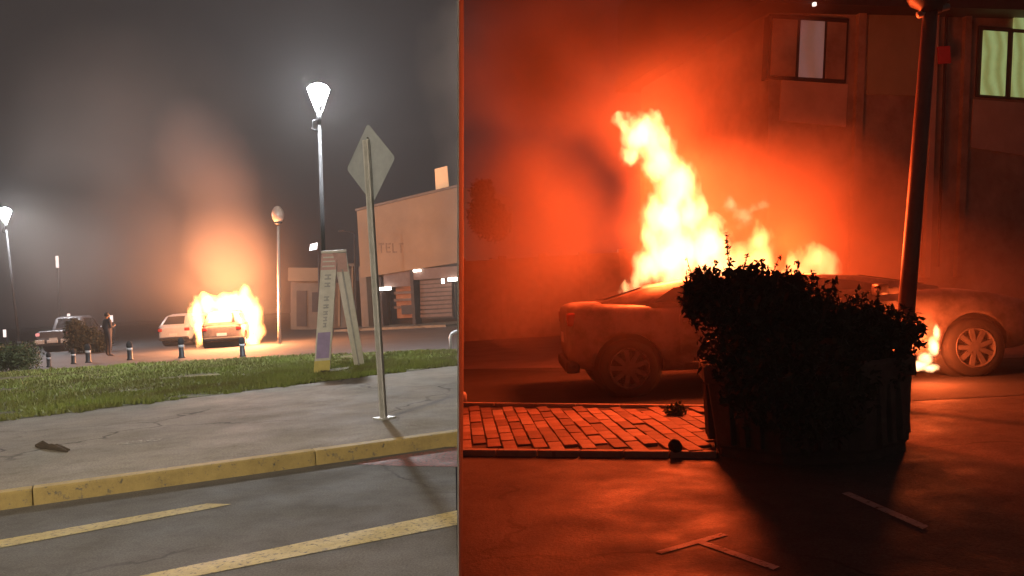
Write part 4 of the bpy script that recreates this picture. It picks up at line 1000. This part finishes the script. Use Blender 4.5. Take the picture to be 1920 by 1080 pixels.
tag(house, 'two-storey plastered house with lit green-curtained window behind the fire', 'building')
rs = hpx(1770, 103, 0.3) + ho; rsn = empty('wall_sign', rs)
MB().box((0, 0, 0), (0.26, 0.06, 0.36), bevel=0.02).build('sign_plate', M['red_sign'], rsn)
MB().box((0, 0.10, 0), (0.05, 0.2, 0.05)).build('bracket', M['dark_metal'], rsn)
tag(rsn, 'small red sign on the house wall just right of the pole', 'sign')

# garden wall and dark tree far left
ga, gb = PR(WX + 18, 640), PR(1250, 617); gw = empty('garden_wall', ga); gd = gb - ga
ght = 2.3
for i in range(5):
    Mx = Matrix.Translation(gd * ((i + .5) / 5) + V((0, 0, ght / 2))) @ Matrix.Rotation(math.atan2(gd.y, gd.x), 4, 'Z')
    MB().box(None, (gd.length / 5 - 0.03, 0.16, ght), M=Mx, bevel=0.01).build('wall_panel', M['kerb_r'], gw)
    Mx = Matrix.Translation(gd * (i / 5) + V((0, 0, ght / 2 + 0.04))) @ Matrix.Rotation(math.atan2(gd.y, gd.x), 4, 'Z')
    MB().box(None, (0.24, 0.24, ght + 0.1), M=Mx, bevel=0.015).build('pillar', M['kerb_r'], gw)
tag(gw, 'pale garden wall fading into smoke at the far left of the square', 'wall')
tb = Q(925, 560, 25.5); tb.z = ZR; tr = empty('tree', tb)
tq = lambda x, y, d=25.5: tuple(Q(x, y, d) - tb)
MB().tube([(0, 0, 0), (0.05, 0, 1.2), (0.0, 0, 2.4)], [0.13, 0.10, 0.05], 8).build('trunk', M['bark'], tr, True)
MB().tube([(0.03, 0, 1.4), (0.4, 0, 2.2)], [0.06, 0.03], 6).build('limb', M['bark'], tr, True)
leaf_mesh('crown', [(tq(912, 405), (0.55, 0.5, 0.6)), (tq(928, 415), (0.45, 0.5, 0.55)), (tq(905, 362), (0.36, 0.4, 0.4))], 3500, 0.075, M['darkleaf'], tr, 21, 0.3)
tag(tr, 'small dark tree behind the pale garden wall', 'tree')
# small things on the paved strip
wp = PR(1266, 781, .03); wd2 = empty('weed', wp)
leaf_mesh('leaves', [((0, 0, 0.05), (0.09, 0.06, 0.06)), ((0.03, 0, 0.09), (0.05, 0.04, 0.05))], 160, 0.035, mat('weed_leaf', (0.13, 0.19, 0.03), 0.7), wd2, 4, 0.1)
MB().tube([(0, 0, -0.02), (0.005, 0, 0.08)], [0.006, 0.004], 6).build('stem', M['bark'], wd2)
tag(wd2, 'small yellow-green weed growing on the paved strip by the planter', 'weed')
st = PR(1267, 846, .045); bm = bmesh.new(); bmesh.ops.create_icosphere(bm, subdivisions=3, radius=0.05)
for x in bm.verts: x.co *= 1 + 0.25 * noise.noise(x.co * 22)
me = bpy.data.meshes.new('stone'); bm.to_mesh(me); bm.free(); me.materials.append(M['stone']); me.shade_smooth()
sto = bpy.data.objects.new('stone', me); COL.objects.link(sto); sto.location = st + V((0, 0, 0.04)); tag(sto, 'dark round stone on the pavers beside the planter', 'stone')
mp = PR(868, 756); mpo = empty('marker_post', mp)
MB().lathe([(0.05, 0), (0.05, 0.10), (0.04, 0.13), (0.01, 0.14)], n=12).build('post', M['pale'], mpo, True)
MB().lathe([(0.07, 0), (0.07, 0.015)], n=12).build('base', M['dark_metal'], mpo, True)
tag(mpo, 'short pale marker post where the kerb meets the dividing wall', 'marker post')

# ================================================================== smoke and air
def smoke(name, lst, label, d, dens, col, nscale, namp, soft, depth_r, voxel=0.5, step=1.0, grow=1.05, power=1.0):
    bl = []
    for (x, y, rx, ry, dd_) in lst:
        c = Q(x, y, d + dd_); k = (d + dd_) / F; bl.append((tuple(c), (rx * k, depth_r, ry * k)))
    o = blob_hull(name, bl, vol_het('smoke_' + name, bl, nscale, namp, dens, col, soft=soft, step=step, power=power), voxel, grow)
    return tag(o, label, 'smoke', kind='stuff')
smoke('smoke_plume', [(430, 450, 85, 110, 1.5), (410, 350, 85, 110, 2), (375, 290, 90, 110, 2.5)],
      'brown smoke drifting up and left from the burning hatchback', dbc + 1.0, 0.26, (0.66, 0.56, 0.53), 0.42, 0.9, 1.3, 3.2, 0.5, 1.0)
smoke('smoke_veil', [(410, 490, 210, 190, 1.0), (330, 430, 260, 260, 2.5), (210, 490, 270, 190, 4), (260, 230, 260, 220, 4)],
      'wide thin brown smoke drifting left from the hatchback over the car park', dbc + 1.5, 0.085, (0.62, 0.54, 0.50), 0.25, 0.7, 1.1, 5.0, 0.8, 1.0, power=1.3)
smoke('smoke_plume', [(1330, 400, 230, 190, 0.3), (1480, 400, 220, 180, 0.5), (1230, 180, 240, 210, 0.6), (1060, 120, 280, 240, 0.8), (1000, 400, 190, 260, 1.2), (1600, 460, 200, 170, 1.0)],
      'thick red-lit smoke rolling up from the burning saloon', DC + 1.8, 0.75, (0.60, 0.52, 0.48), 0.8, 0.9, 0.8, 1.7, 0.2, 1.0)
smoke('smoke_veil', [(1150, 620, 330, 150, 0), (1500, 560, 330, 160, 0.3), (1780, 560, 260, 170, 0.3), (950, 560, 200, 200, 0.3)],
      'thin red smoke hanging around the burning saloon', DC - 0.4, 0.11, (0.66, 0.58, 0.55), 0.7, 0.6, 0.9, 1.5, 0.2, 1.0)
smoke('soot_cloud', [(1120, 40, 210, 120, 0), (1290, 20, 200, 110, 0.2), (1010, 120, 120, 140, 0), (1420, 10, 160, 90, 0.3), (1000, -60, 200, 120, 0)],
      'dark soot cloud hanging above the flames of the saloon', DC - 0.6, 1.3, (0.10, 0.075, 0.07), 0.9, 0.9, 0.9, 0.8, 0.2, 1.0)
hz = MB().box((-10, 95, 20), (260, 220, 44)).build('haze', None)
hm = bpy.data.materials.new('thin_smoky_air'); hm.use_nodes = True; hm.node_tree.nodes.clear()
ho_ = hm.node_tree.nodes.new('ShaderNodeOutputMaterial'); hv = hm.node_tree.nodes.new('ShaderNodeVolumePrincipled')
hv.inputs['Color'].default_value = (0.85, 0.83, 0.82, 1); hv.inputs['Density'].default_value = 0.0014
hm.node_tree.links.new(hv.outputs[0], ho_.inputs['Volume']); hz.data.materials.append(hm); hz['kind'] = 'stuff'
tag(hz, 'thin smoky night air over both streets', 'haze')
